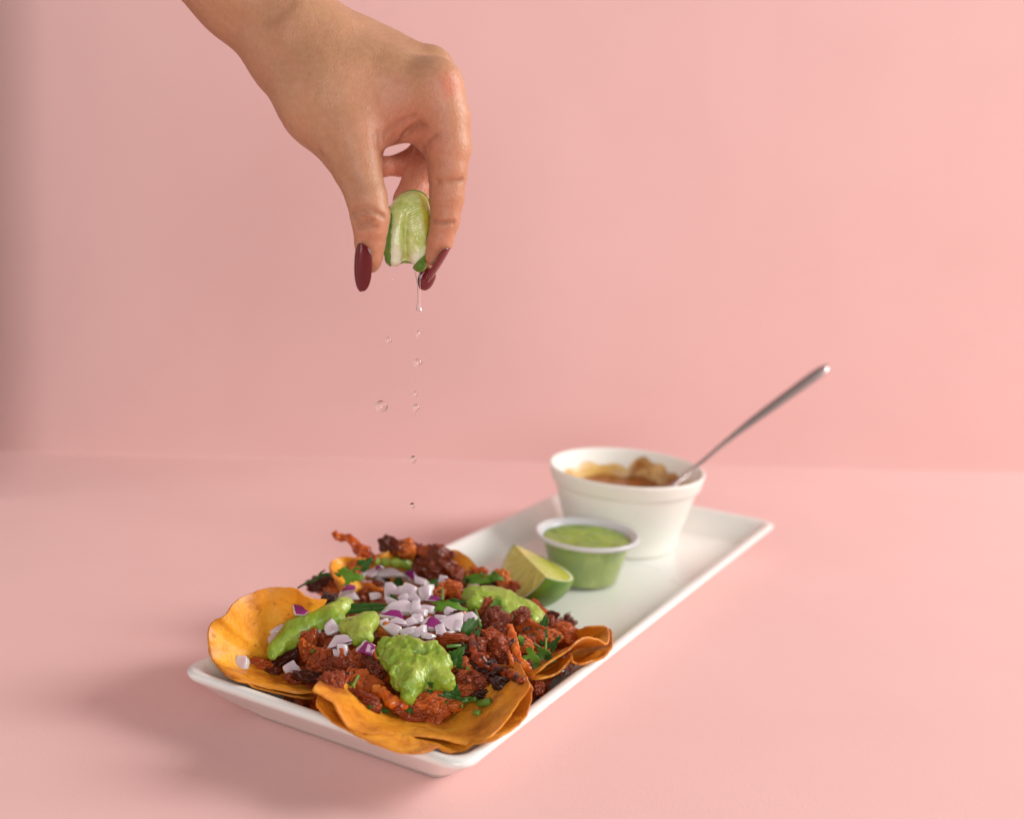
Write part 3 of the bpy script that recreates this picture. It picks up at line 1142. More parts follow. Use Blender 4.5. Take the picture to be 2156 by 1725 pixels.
exec_meat = [
    # left taco
    (Z2, 1160, 580, 170, 120, 20, 'dark torn pork piece under the thin cilantro stem', 1), (Z2, 1275, 625, 190, 170, -50, 'brown pork chunk left of the purple topped onion cube', 0),
    (Z2, 1245, 740, 150, 110, 80, 'dark pork piece in the hollow behind the left tortilla', 1), (Z2, 1620, 670, 250, 120, -20, 'orange brown pork piece lying left of the onion pile', 0),
    (Z2, 1490, 410, 130, 130, 40, 'small red pork piece at the foot of the upright strip', 0), (Z2, 1700, 560, 120, 90, 0, 'dark pork piece peeping between onion dice', 1),
    (Z2, 890, 1205, 330, 120, 42, 'long brown pork piece along the lower edge of the left salsa', 0), (Z2, 1085, 1150, 160, 230, 10, 'upright brown pork lump below the left salsa dollop', 0),
    (Z2, 1190, 1270, 200, 210, 30, 'large knobbly pork chunk in the middle of the left taco', 0), (Z2, 630, 1290, 160, 90, -10, 'dark charred pork scrap nearest the white onion dice on the left tortilla', 1),
    (Z2, 730, 1350, 150, 80, -20, 'flat charred pork scrap on the left tortilla', 1), (Z2, 1200, 1080, 110, 110, 0, 'small round pork piece beside the white onion slivers', 0),
    (Z2, 1280, 1110, 120, 80, 20, 'small red pork shred under an onion sliver', 0), (Z2, 1460, 1265, 170, 150, -40, 'fatty pork cube left of the front salsa dollop', 0),
    (Z2, 1340, 1330, 110, 260, 75, 'narrow pork piece running down beside the front salsa', 0), (Z2, 1500, 1450, 240, 270, 60, 'big orange pork chunk at the left of the front taco', 0),
    (Z2, 1260, 1450, 150, 180, -60, 'gristly pink pork piece above the left lip of the front tortilla', 0), (Z2, 1540, 1600, 230, 110, -20, 'flat orange pork piece on the front tortilla', 0),
    (Z2, 1640, 1330, 140, 200, 70, 'dark pork piece tucked behind the front salsa', 1), (Z2, 1620, 1660, 130, 90, 0, 'dark pork scrap beneath the orange chunk', 1),
    (Z2, 1050, 1400, 200, 90, -8, 'charred flat pork piece on the left tortilla floor', 1), (Z2, 950, 1420, 160, 70, -10, 'blackened pork scrap low on the left tortilla', 1),
    (Z2, 1390, 1420, 120, 120, 0, 'reddish pork lump between the left and front tacos', 0),
    # front taco
    (Z5, 1050, 545, 250, 190, 10, 'large reddish pork chunk at the bottom of the front taco', 0), (Z5, 1100, 620, 170, 150, 70, 'smooth orange pork piece hanging over the front tortilla', 0),
    (Z5, 1210, 545, 160, 120, -20, 'rough pork piece right of the large front chunk', 0), (Z5, 1435, 385, 180, 175, 0, 'round browned pork ball right of the front salsa', 0),
    (Z5, 1300, 335, 90, 80, 0, 'small red pork bit beside the round browned ball', 0), (Z5, 1330, 430, 140, 100, 20, 'dark pork piece below the round browned ball', 1),
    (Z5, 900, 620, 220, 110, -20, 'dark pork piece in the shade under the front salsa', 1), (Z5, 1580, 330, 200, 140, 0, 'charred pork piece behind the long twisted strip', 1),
    (Z5, 1330, 240, 150, 110, 20, 'brown pork piece under the cilantro at the taco middle', 0), (Z5, 1480, 230, 180, 120, 0, 'dark pork piece inside the loop of the twisted strip', 1),
    (Z5, 1650, 380, 160, 90, -10, 'charred pork scrap above the right lip of the front tortilla', 1), (Z5, 1480, 470, 150, 80, 0, 'blackened pork piece above the chopped stems', 1),
    # right taco
    (Z4, 430, 975, 260, 230, 60, 'bright orange pork chunk with sharp facets in the right taco', 0), (Z4, 380, 1130, 230, 170, 20, 'orange pork piece below the faceted chunk', 0),
    (Z4, 665, 950, 260, 190, 0, 'bumpy orange pork lump under the right salsa dollop', 0), (Z4, 350, 850, 150, 150, 40, 'brown pork piece left of the dark round leaf', 0),
    (Z4, 480, 1260, 220, 200, 0, 'dark pork piece in the middle of the right taco', 1), (Z4, 760, 1480, 150, 150, 0, 'red pork lump at the lower end of the twisted strip', 0),
    (Z4, 872, 1620, 145, 150, 0, 'dark nugget of pork fallen on the plate rim', 0), (Z4, 820, 1070, 260, 150, -20, 'dark glossy pork piece behind the upright cilantro leaf', 0),
    (Z4, 760, 1160, 180, 120, 10, 'glossy red pork piece left of the upright cilantro leaf', 0), (Z4, 740, 1240, 150, 90, 0, 'small red pork piece above the cilantro sprig', 0),
    (Z4, 1135, 1130, 250, 190, -10, 'dark bumpy pork piece at the right end of the taco', 0), (Z4, 1190, 985, 120, 120, 40, 'charred pork curl at the far right of the taco', 1),
    (Z4, 1000, 1010, 120, 130, 0, 'dark red pork piece under the tip of the right salsa', 0), (Z4, 1010, 1130, 150, 120, 0, 'glossy dark pork piece between two cilantro leaves', 0),
    (Z4, 1040, 905, 90, 60, -20, 'black burnt pork crumb beyond the right salsa', 1), (Z4, 240, 1230, 180, 140, 0, 'dark pork piece behind the curved strip', 1),
    (Z4, 580, 1400, 200, 120, -40, 'charred pork piece under the long curved strip', 1), (Z4, 1180, 1060, 110, 110, 0, 'small glossy pork bit at the right edge', 0),
    # back taco
    (Z3, 445, 150, 140, 130, 50, 'dark pork chunk standing highest at the back of the tacos', 0), (Z3, 545, 175, 150, 100, -30, 'crisp pork piece right of the highest chunk', 1), (Z3, 640, 205, 150, 120, 20, 'rough brown pork piece along the back edge', 0),
    (Z3, 735, 225, 150, 100, -40, 'small ragged pork piece on the back edge', 0), (Z3, 820, 245, 140, 90, -10, 'ragged pork piece before the yellow back tortilla', 1),
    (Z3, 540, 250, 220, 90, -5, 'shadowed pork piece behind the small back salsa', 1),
    (Z3, 880, 340, 300, 230, -30, 'large fibrous pork piece at the back right', 0), (Z3, 800, 380, 180, 170, 60, 'stringy pork piece right of the back salsa', 0),
    (Z3, 1050, 470, 190, 230, 80, 'brown pork lump beside the rolled cilantro leaf', 0), (Z3, 1030, 580, 170, 130, 0, 'pink brown pork piece left of the right salsa dollop', 0),
    (Z3, 900, 620, 120, 90, 0, 'small pork bit under the pale stem', 0), (Z3, 1290, 420, 160, 90, -10, 'dark red pork shred behind the grey green leaf', 0),
    (Z3, 1490, 480, 140, 110, -60, 'dark red pork shred nearest the lime wedge', 0), (Z3, 1555, 550, 80, 150, 85, 'bright red pork end beside the lime wedge', 0),
    (Z3, 1390, 520, 150, 100, 0, 'dark pork piece above the right salsa dollop', 1), (Z3, 1340, 760, 160, 150, 60, 'dark brown pork piece left of the glossy round leaf', 1),
    (Z3, 1020, 1060, 260, 100, 10, 'red pork shred under the right end of the onion pile', 0), (Z3, 440, 950, 160, 110, 0, 'red pork piece under the left end of the onion pile', 0),
    (Z3, 620, 1030, 160, 80, 0, 'dark red pork bit between onions and front salsa', 0), (Z3, 300, 560, 160, 110, 0, 'brown pork piece under the upper onion dice', 1),
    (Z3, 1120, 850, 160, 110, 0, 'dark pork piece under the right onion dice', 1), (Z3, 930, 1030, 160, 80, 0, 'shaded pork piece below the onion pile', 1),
    (Z3, 200, 640, 120, 140, 90, 'glossy pork bit beside the purple topped onion cube', 0), (Z3, 1180, 1120, 150, 120, 0, 'dark pork piece left of the curved strip', 1),
    (Z3, 1150, 1330, 150, 120, 0, 'brown pork piece under the right edge of the front salsa', 0), (Z3, 1270, 1260, 160, 140, 0, 'blackened pork piece in the gap right of the front salsa', 1),
]
for Z, x, y, w, h, ang, label, dk in exec_meat: meat(Z, x, y, w, h, ang, label, bool(dk))
for n_, (Z, x, y, w, h, ang, label, dk) in enumerate(exec_meat):   # one thin crisp shred lying on most pieces
    nm = 'thin crisp pork shred on the ' + label
    if len(nm.split()) > 16 or min(w, h) < 85 or n_ % 6 == 5: continue
    a = math.radians(ang + rnd.uniform(-60, 60))
    L = max(w, h) * rnd.uniform(.45, .72)
    cx_, cy_ = x + rnd.uniform(-.2, .2) * w, y + rnd.uniform(-.2, .2) * h
    q = spot(*Z(cx_, cy_))
    kk = {Z2: K2, Z3: K3, Z4: K4, Z5: K5}[Z] * mpp(q)
    q = q + nrm(EYE - q) * (min(w, h) * .5 * kk * 1.0)
    d1 = RIGHT * math.cos(a) + UPV * math.sin(a)
    d2 = np.cross(BACK, d1)
    bnd = rnd.uniform(-.35, .35)
    ctl = [q + (d1 * t + d2 * bnd * (t * t - .3) + BACK * (.25 * (1 - t * t) - .3)) * L * kk for t in (-1, -.5, 0, .5, 1)]
    path = catmull(ctl, 7)
    rr = rnd.uniform(.0007, .0013)
    V, Fc = tube(path, [rr * (.45 + .75 * math.sin(math.pi * (i_ + .5) / len(path)) ** .5) for i_ in range(len(path))], 10, .6, BACK)
    V = V + np.stack([fbm(V, 520, 2, n_), fbm(V, 520, 2, n_ + 40), fbm(V, 520, 2, n_ + 80)], 1) * .00055
    c = V.mean(0)
    me = mesh('pork_shred', V - c, Fc)
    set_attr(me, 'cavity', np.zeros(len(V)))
    tag(link('pork_shred', me, [M[('char', 'roast', 'meat')[n_ % 3]]], None, True, c), nm, 'meat shred', 'thin crisp pork shreds on the meat pieces')

yb = float(spot(*Z2(1560, 400))[1])
strip_pts(Z2, [(1285, 112, yb + .012), (1325, 160, yb + .011), (1420, 175, yb + .009), (1500, 260, yb + .006), (1560, 310, yb + .003), (1640, 380, yb)], [46, 74, 70, 92, 120, 105], 'orange fried pork strip sticking up from the back left of the tacos', False, .8, 31)
strip(Z4, [(215, 1110, 7), (205, 1220, 8), (270, 1350, 9), (430, 1440, 9), (590, 1510, 8), (720, 1580, 6)], [46, 90, 110, 90, 100, 66], 'long curved red pork strip sweeping across the right taco', False, 0, .55, 33)
strip(Z4, [(590, 1010, 11), (625, 1130, 11), (660, 1260, 10), (690, 1370, 9), (760, 1440, 8), (840, 1530, 7)], [80, 100, 84, 70, 110, 70], 'twisted dark edged pork strip right of the orange faceted chunk', False, 0, .7, 35)
strip(Z5, [(585, 400, 5), (660, 440, 6), (740, 510, 6), (840, 560, 5), (930, 600, 3)], [80, 112, 100, 90, 56], 'red orange pork strip lying left below the front salsa', False, 0, .8, 37)
strip(Z4, [(1070, 1010, 3), (1080, 965, 5), (1120, 945, 6), (1180, 950, 5), (1240, 940, 4)], [22, 30, 34, 40, 34], 'thin charred pork loop at the far right of the tacos', True, 0, .9, 39)


# ------------------------------------------------------------------ salsa dollops
def dollop(Z, blobs, k, label, disp_=.0006, h=.0006, seed=3, lift0=0.):
    kk = {Z2: K2, Z3: K3, Z4: K4, Z5: K5}[Z]
    S = []
    for x, y, r, lift in blobs:
        q = spot(*Z(x, y))
        rr = r * kk * mpp(q)
        S.append((q + nrm(EYE - q) * (lift * .001), rr))
    # let the blobs lie on one smooth sheet
    D = np.array([np.linalg.norm(p - EYE) for p, r in S])
    Am = np.array([[1, x / 1000, y / 1000] for x, y, r, l in blobs])
    D2 = .25 * D + .75 * (Am @ np.linalg.lstsq(Am, D, rcond=None)[0])
    S = [(EYE + (p - EYE) * (b / a), r) for (p, r), a, b in zip(S, D, D2)]
    S = [(p + nrm(EYE - p) * lift0, r) for p, r in S]
    P0 = np.array([p for p, r in S])
    R0 = np.array([r for p, r in S])
    lo = (P0 - R0[:, None]).min(0) - .004
    hi = (P0 + R0[:, None]).max(0) + .004
    G, org = grid(lo, hi, h)
    d = None
    for p, r in S:
        q = np.sqrt(((G - p) ** 2).sum(-1)) - r
        d = q if d is None else smin(d, q, k)
    d = d + disp_ * fbm(G, 150, 2, seed) * 1.6 + disp_ * .8 * fbm(G, 420, 2, seed + 7)
    V, Q = nets(d, org, h)
    c = V.mean(0)
    o = link('salsa_dollop', mesh('salsa_dollop', V - c, Q), [M['salsa']], None, True, c)
    return tag(o, label, 'salsa', 'avocado salsa dollops on the tacos')


dollop(Z3, [(420, 1090, 85, 5), (560, 1110, 100, 7), (720, 1130, 110, 9), (880, 1180, 110, 9), (960, 1280, 85, 8), (480, 1230, 95, 8), (620, 1280, 120, 10), (800, 1310, 110, 10), (940, 1400, 95, 8), (560, 1400, 95, 8),
            (640, 1480, 85, 8), (620, 1580, 60, 6), (1000, 1470, 50, 6), (700, 1420, 80, 8)], .006,
       'thick avocado salsa dollop sliding down the front taco', .0008, .0006, 3)
dollop(Z2, [(1390, 760, 65, 4), (1270, 830, 77, 5), (1150, 890, 79, 6), (1040, 940, 79, 6), (930, 1000, 79, 7), (850, 1080, 77, 7), (780, 1150, 67, 6), (735, 1215, 36, 5), (1000, 1010, 64, 6), (1095, 920, 74, 6), (985, 970, 74, 6), (890, 1040, 72, 6), (1210, 860, 77, 6), (1330, 795, 77, 5), (1300, 900, 90, 4),
            (1420, 960, 94, 6), (1540, 960, 94, 6), (1600, 900, 84, 5), (1500, 1040, 84, 6), (1580, 1050, 65, 5)], .005,
       'long avocado salsa streak across the left taco', .0004, .0006, 5, .004)
dollop(Z3, [(1230, 640, 92, 6), (1240, 715, 80, 6), (1330, 690, 84, 6), (1410, 700, 84, 6), (1350, 630, 76, 7), (1450, 650, 76, 7), (1490, 720, 84, 7), (1560, 700, 86, 8), (1660, 750, 90, 8), (1760, 800, 86, 7), (1850, 850, 60, 6), (1580, 800, 80, 7), (1500, 760, 70, 7), (1780, 870, 40, 6)], .006,
       'smooth pale green salsa dollop on the right taco', .0004, .0006, 8)
dollop(Z3, [(350, 320, 36, 3), (430, 330, 45, 4), (520, 335, 50, 4), (610, 345, 48, 4), (670, 370, 40, 4), (720, 400, 26, 3)], .004, 'small green salsa streak across the back taco', .0004, .0006, 9)


# ------------------------------------------------------------------ red onion dice
def onion_mesh(seed, purple):
    r = random.Random(seed)
    bm = bmesh.new()
    bmesh.ops.create_cube(bm, size=2)
    bmesh.ops.subdivide_edges(bm, edges=bm.edges[:], cuts=4, use_grid_fill=True)
    tx, ty, sh, sh2 = r.uniform(-.5, .5), r.uniform(-.4, .4), r.uniform(-.45, .45), r.uniform(-.45, .45)
    cv, tw = r.uniform(.18, .5), r.uniform(-.4, .4)
    cutx = r.uniform(-.5, .5)
    bm.faces.ensure_lookup_table()
    topf = [f.index for f in bm.faces if f.calc_center_median().z > .99]
    sidef = [f.index for f in bm.faces if f.calc_center_median().y < -.99 and f.calc_center_median().z > .1]
    ph = r.uniform(0, 9)
    for v in bm.verts:
        x, y, z = v.co
        x *= 1 + tx * y
        y *= 1 + ty * x * .6
        x += sh * z + cutx * y * .5
        y += sh2 * z * .5
        z += -cv * (x * x + .3 * y * y) + .16 + tw * x * y * .5
        z += .05 * math.sin(3 * x + ph) + .05 * math.sin(4 * y + 2 * ph)
        x += .05 * math.sin(5 * y + ph)
        v.co = (x, y, z)
    for f in bm.faces: f.material_index = 1 if (purple == 1 and f.index in topf) or (purple == 2 and f.index in sidef) else 0
    ed = [e for e in bm.edges if len(e.link_faces) == 2 and e.calc_face_angle() > .7]
    bmesh.ops.bevel(bm, geom=ed, offset=.05, segments=2, affect='EDGES', clamp_overlap=True)
    me = bpy.data.meshes.new('onion_dice')
    bm.to_mesh(me)
    bm.free()
    me.materials.append(M['onion'])
    me.materials.append(M['oskin'])
    me.polygons.foreach_set('use_smooth', [True] * len(me.polygons))
    return me


ONW = [onion_mesh(300 + k, 2 if k % 4 == 1 else 0) for k in range(13)]
ONP = [onion_mesh(400 + k, 1) for k in range(6)]
_oi = [0]


def onion(Z, x, y, w, h, ang, label, purple=False, lift=2., lean=.55, thick=None, group='diced red onion on the tacos', spin=0.):
    k = {Z2: K2, Z3: K3, Z4: K4, Z5: K5}[Z]
    q = spot(*Z(x, y))
    s = mpp(q) * k / 2
    q = q + nrm(EYE - q) * lift * .001
    _oi[0] += 1
    pool = ONP if purple else ONW
    o = link('onion_piece', pool[_oi[0] % len(pool)], (), None, False)
    t = thick if thick else min(w, h) * .42
    place(o, q, frame(ang, lean, spin + rnd.uniform(-.12, .12)), (w * s * .82, h * s * .82, t * s))
    tag(o, label, 'onion piece', group)
    return o


for x, y, w, h, ang, lift, lab, pu in [
    (225, 420, 70, 130, -25, 5, 'slim upright onion sliver at the upper left of the onion pile', 0), (310, 430, 130, 90, 30, 6, 'flat white onion dice under the long sliver', 0),
    (460, 428, 270, 78, 8, 8, 'long pink onion sliver across the top of the pile', 0), (375, 375, 60, 45, 20, 9, 'tiny purple onion chip at the top of the pile', 1),
    (640, 452, 140, 105, -8, 7, 'deep purple onion piece at the upper right of the pile', 1),
    (370, 515, 110, 95, 50, 5, 'onion dice just below the tiny purple chip', 0), (260, 540, 130, 90, 0, 4, 'pale onion dice at the left end of the upper pile', 0), (385, 585, 120, 100, -30, 4, 'onion dice left of the tall white wedge', 0),
    (490, 590, 130, 165, 25, 8, 'tall white onion wedge left of the pale leaf in the pile', 0), (655, 600, 150, 165, -20, 9, 'big white onion dice right of the tall wedge', 0),
    (760, 510, 115, 80, -15, 6, 'pinkish onion dice under the deep purple piece', 0), (805, 605, 120, 170, 10, 8, 'large white onion slab at the right side of the pile', 0),
    (865, 665, 120, 55, -12, 10, 'thin purple edged onion chip on the right of the pile', 1),
    (600, 665, 120, 90, 20, 10, 'onion dice wedged between the tall wedge and the large slab', 0), (480, 695, 130, 80, -25, 6, 'thin onion dice above the translucent slab', 0),
    (585, 750, 300, 130, 10, 9, 'big translucent onion slab in the front of the pile', 0), (490, 808, 200, 85, -6, 13, 'bright purple onion square on the front of the pile', 1),
    (705, 745, 110, 150, 5, 11, 'upright onion dice right of the translucent slab', 0), (725, 850, 110, 90, 0, 9, 'small onion dice behind the purple lower sided one', 0),
    (420, 900, 100, 110, 30, 7, 'pale lilac onion dice under the bright purple square', 0), (500, 950, 170, 110, -35, 7, 'slanting onion dice at the lower left of the pile', 0), (560, 880, 150, 70, -15, 9, 'short onion dice tucked under the translucent slab', 0), (645, 960, 160, 80, 22, 9, 'oblong onion dice low in the front of the pile', 0),
    (745, 965, 150, 105, 35, 8, 'lilac onion dice left of the purple lower sided one', 0), (850, 900, 170, 130, -18, 9, 'onion dice with a purple lower side at the front of the pile', 1), (830, 1010, 120, 70, -10, 7, 'lowest onion dice at the front of the pile', 0),
    (935, 960, 110, 140, 10, 8, 'upright onion dice before the largest right hand die', 0), (1050, 900, 210, 190, 25, 9, 'largest pale onion dice at the right of the pile', 0), (1025, 790, 120, 110, 50, 8, 'tilted onion dice above the largest right hand die', 0), (1190, 850, 150, 130, 20, 9, 'whitest onion dice at the right end of the pile', 0),
    (1090, 905, 100, 110, -30, 11, 'small white chip on top of the largest right hand die', 0), (960, 510, 90, 120, -15, 8, 'lone rounded white onion bit on the back right meat', 0), (930, 860, 110, 100, 0, 7, 'white onion dice behind the purple lower sided one', 0), (560, 600, 90, 100, 0, 4, 'shaded onion dice behind the tall white wedge', 0),
    (700, 680, 120, 100, -40, 7, 'onion dice in the very middle of the pile', 0), (340, 640, 110, 80, 10, 3, 'onion dice beside the orange brown meat left of the pile', 0), (760, 800, 110, 90, 15, 7, 'onion dice touching the upright one by the slab', 0), (820, 760, 130, 90, -10, 6, 'onion dice below the large white slab', 0), (1000, 1000, 130, 80, 20, 5, 'onion dice under the largest right hand die', 0),
    (660, 880, 120, 90, 30, 7, 'onion dice squeezed between the slab and the front dice', 0), (1120, 820, 110, 90, -20, 7, 'onion dice left of the whitest one', 0)]:
    onion(Z3, x, y, w, h, ang, lab, bool(pu), lift * .8, .6, None, 'diced red onion on the tacos')
for x, y, w, h, ang, lift, lab, pu, lean in [
    (1410, 620, 130, 85, 2, 9, 'onion cube with a bright purple top above the left salsa', 1, .35), (1415, 680, 135, 90, 4, 6, 'pink onion piece under the purple topped cube', 0, .6),
    (990, 815, 150, 100, -12, 4, 'purple onion piece lying on the bare left tortilla', 1, .5),
    (475, 1280, 120, 145, -8, 2.5, 'single white onion dice near the left rim of the tortilla', 0, .6), (1135, 975, 80, 140, 10, 11, 'pointed white onion sliver standing in the left salsa', 0, .7),
    (1265, 965, 140, 130, 35, 11, 'white onion wedge standing on the left salsa', 0, .7), (1365, 1075, 200, 105, 12, 10, 'broad pale onion slice below the left salsa', 0, .7),
    (1365, 1165, 90, 140, 8, 9, 'pale onion sliver hanging down from the broad slice', 0, .7), (1312, 1190, 50, 90, 10, 8, 'narrow lilac onion shred beside the hanging sliver', 0, .7),
    (775, 1050, 150, 120, 40, 3.5, 'pink onion piece half hidden at the tip of the left salsa', 0, .6), (800, 970, 140, 60, 35, 3, 'thin pink onion shred behind the left salsa streak', 0, .6),
    (910, 1330, 150, 140, 30, 3.5, 'greyish purple onion piece among the meat low on the left taco', 0, .6), (1570, 1140, 140, 130, -22, 12, 'dark purple onion cube left of the front salsa', 1, .8)]:
    onion(Z2, x, y, w, h, ang, lab, bool(pu), lift, lean)


# ------------------------------------------------------------------ cilantro
def leaf_mesh(seed, lobes=True):
    r = random.Random(seed)
    n, m = 60, 6
    V, ve = [], []
    ph = r.uniform(0, 6)
    for i in range(n):
        th = 2 * math.pi * i / n
        R = .78 + (.20 * math.cos(3 * th) if lobes else .08 * math.cos(2 * th)) + .075 * math.cos(11 * th + ph) + .03 * math.cos(23 * th)
        if abs(math.cos(th) + 1) < .06: R *= .55
        for j in range(1, m + 1):
            q = R * j / m
            x, y = q * math.cos(th), q * math.sin(th) * .8
            z = .22 * abs(y) ** 1.3 - .20 * x * x + .10 * math.sin(4 * x + ph) * q + .07 * math.sin(7 * y + 2 * ph) * q
            V.append((x, y, z))
            ve.append(max(0, 1 - abs(y) * 12) + max(0, 1 - abs(abs(y) - .55 * max(0, x + .4)) * 14) * .6)
    Fc = []
    for i in range(n):
        for j in range(m - 1):
            a, b = i * m + j, ((i + 1) % n) * m + j
            Fc.append((a, a + 1, b + 1, b))
    V.append((0, 0, 0))
    ve.append(1)
    for i in range(n): Fc.append((len(V) - 1, i * m, ((i + 1) % n) * m))
    me = mesh('cilantro_leaf', V, Fc)
    set_attr(me, 'vein', np.clip(ve, 0, 1))
    me.materials.append(M['leaf'])
    return me


LEAVES = [leaf_mesh(500 + k, k % 3 != 2) for k in range(7)]
_li = [0]


def leaf(Z, x, y, w, h, ang, label, lift=4., lean=.55, spin=0.):
    k = {Z2: K2, Z3: K3, Z4: K4, Z5: K5}[Z]
    q = spot(*Z(x, y))
    s = mpp(q) * k / 2
    q = q + nrm(EYE - q) * lift * .001
    _li[0] += 1
    o = link('cilantro_leaf', LEAVES[_li[0] % len(LEAVES)])
    a, b = w * s * 1.32, h * s * 1.55
    place(o, q, frame(ang, lean, spin + rnd.uniform(-.2, .2)), (a, b, (a + b) / 2))
    sm = o.modifiers.new('thickness', 'SOLIDIFY')
    sm.thickness, sm.offset = .05, 0
    tag(o, label, 'cilantro leaf', 'chopped cilantro on the tacos')
    return o


for n_, (Z, x, y, w, h, ang, label, dk) in enumerate(exec_meat):   # small chopped flecks between the pieces
    nm = 'small chopped cilantro fleck on the ' + label
    if n_ % 3 != 1 or len(nm.split()) > 16 or min(w, h) < 85: continue
    k_ = {Z2: 1., Z3: K2 / K3 * 1.0, Z4: 1.15, Z5: .95}[Z]
    leaf(Z, x + rnd.uniform(-.3, .3) * w, y + rnd.uniform(-.3, .3) * h, rnd.uniform(38, 66) * k_, rnd.uniform(26, 44) * k_, rnd.uniform(0, 180), nm, 5.5, rnd.uniform(.5, .8))


def stem(Z, pts, wid, label):
    k = {Z2: K2, Z3: K3, Z4: K4, Z5: K5}[Z]
    P = []
    for x, y, l in pts:
        q = spot(*Z(x, y))
        P.append(q + nrm(EYE - q) * l * .001)
    path = catmull(P, 6)
    V, Fc = tube(path, [wid * k * mpp(P[0]) / 2] * len(path), 8, 1., BACK)
    c = V.mean(0)
    o = link('cilantro_stalk', mesh('cilantro_stalk', V - c, Fc), [M['stem']], None, True, c)
    tag(o, label, 'cilantro stalk', 'chopped cilantro on the tacos')
    return o


for Z, x, y, w, h, ang, lab, lift, lean in [
    (Z2, 1410, 515, 210, 140, 0, 'bright cilantro leaf at the left of the tacos below the upright strip', 8, .7), (Z2, 1430, 455, 150, 70, 20, 'dark cilantro leaf behind the bright left one', 5, .5),
    (Z2, 1560, 400, 130, 110, 40, 'small bright cilantro leaf at the foot of the upright strip', 9, .7),
    (Z2, 1520, 800, 400, 130, 4, 'long dark cilantro leaf draped over the left salsa', 11, .45), (Z2, 1610, 870, 150, 130, -50, 'green cilantro leaf end hanging over the left salsa', 11, .75),
    (Z3, 545, 540, 120, 150, 80, 'fresh green cilantro leaf in the onion pile', 9, .7), (Z3, 505, 665, 150, 60, -40, 'dark cilantro leaf between onion dice', 7, .6),
    (Z3, 710, 385, 150, 60, -38, 'dark green leaf along the edge of the back salsa', 6, .5), (Z3, 1010, 380, 260, 75, -62, 'rolled dark cilantro leaf on the back right meat', 9, .7), (Z3, 905, 265, 110, 50, -10, 'greyish cilantro leaf above the rolled one', 6, .5),
    (Z3, 1280, 490, 260, 130, 6, 'flat grey green cilantro leaf behind the right salsa', 6, .5), (Z3, 1440, 465, 120, 85, -20, 'small dark cilantro leaf near the lime wedge', 7, .6), (Z3, 1140, 490, 90, 150, 100, 'nearly black cilantro leaf beside the grey green one', 6, .6),
    (Z3, 1000, 745, 340, 130, -15, 'wide glossy dark cilantro leaf right of the onion pile', 8, .5), (Z3, 1080, 700, 150, 80, 10, 'folded dark cilantro leaf above the wide glossy one', 7, .5),
    (Z3, 1450, 740, 120, 150, 80, 'round glossy dark leaf stuck in the right salsa', 14, .9), (Z3, 1430, 615, 80, 70, 60, 'tiny green leaf lying on the right salsa', 14, .6),
    (Z3, 1190, 930, 190, 130, 50, 'pointed cilantro leaf at the right end of the onions', 8, .7), (Z3, 1085, 1190, 150, 150, 60, 'pale curly cilantro leaf right of the front salsa', 6, .7),
    (Z3, 1075, 1260, 90, 140, 80, 'ragged cilantro leaf under the pale curly one', 5, .7), (Z3, 880, 520, 130, 90, 0, 'dark cilantro leaf below the lone white onion bit', 4, .5),
    (Z4, 915, 1085, 270, 150, 70, 'large upright cilantro leaf on the right taco', 10, .9), (Z4, 1040, 1205, 190, 80, 50, 'narrow cilantro leaf pointing right over the right taco', 9, .8),
    (Z4, 810, 1330, 170, 140, -30, 'glossy round cilantro leaf by the right tortilla', 9, .8), (Z4, 930, 1300, 170, 130, -20, 'deep green cilantro leaf in the sprig on the right taco', 7, .7),
    (Z4, 1000, 1365, 110, 100, 0, 'small cilantro leaf at the edge of the right tortilla', 5, .6), (Z4, 850, 1430, 190, 110, 10, 'dark cilantro leaf low against the right tortilla', 5, .6), (Z4, 700, 1150, 70, 80, 60, 'tiny green leaf bit on the glossy red meat', 8, .7),
    (Z4, 270, 1080, 90, 50, 60, 'thin cilantro shred on the orange faceted chunk', 9, .8),
    (Z5, 1160, 440, 290, 100, -15, 'dark folded cilantro leaf under the lower edge of the front salsa', 7, .6), (Z5, 1250, 420, 90, 120, 80, 'dark leaf tip at the corner of the front salsa', 8, .8),
    (Z5, 670, 592, 90, 50, 0, 'small green leaf bit on the front tortilla edge', 3, .5), (Z5, 890, 590, 50, 70, 80, 'green leaf bit below the tip of the front salsa', 6, .8)]:
    leaf(Z, x, y, w, h, ang, lab, lift, lean)
for Z, pts, wid, lab in [
    (Z3, [(950, 565, 8), (955, 620, 9), (950, 680, 8)], 30, 'short pale green stem standing below the lone onion bit'),
    (Z3, [(1255, 770, 8), (1275, 840, 9), (1300, 920, 7)], 34, 'yellow green stem at the right end of the onion pile'),
    (Z3, [(990, 1105, 5), (1050, 1100, 6), (1120, 1095, 5)], 34, 'cut green stem lying below the onion pile'),
    (Z4, [(960, 1140, 9), (962, 1200, 9), (958, 1260, 8)], 24, 'thin stalk under the upright cilantro leaf'),
    (Z4, [(840, 1190, 9), (880, 1220, 9), (930, 1250, 8)], 16, 'fine pale stalk left of the upright leaf'),
    (Z5, [(1320, 505, 4), (1380, 495, 5), (1440, 490, 4)], 52, 'thick chopped cilantro stem on the front tortilla'),
    (Z5, [(1318, 500, 4), (1318, 530, 4), (1320, 560, 3)], 24, 'short cut stem standing left of the thick chopped one'),
    (Z5, [(1465, 530, 3), (1510, 520, 4), (1550, 510, 3)], 64, 'rounded cut stem end right of the thick chopped one'),
    (Z5, [(1425, 605, 2), (1445, 605, 2.5), (1465, 608, 2)], 52, 'tiny green stem dot lowest on the front tortilla'),
    (Z5, [(425, 385, 9), (450, 340, 9.5), (470, 300, 9)], 28, 'green stem bit stuck to the big orange pork chunk')]:
    stem(Z, pts, wid, lab)
ys = float(spot(*Z2(1330, 560))[1]) - .002
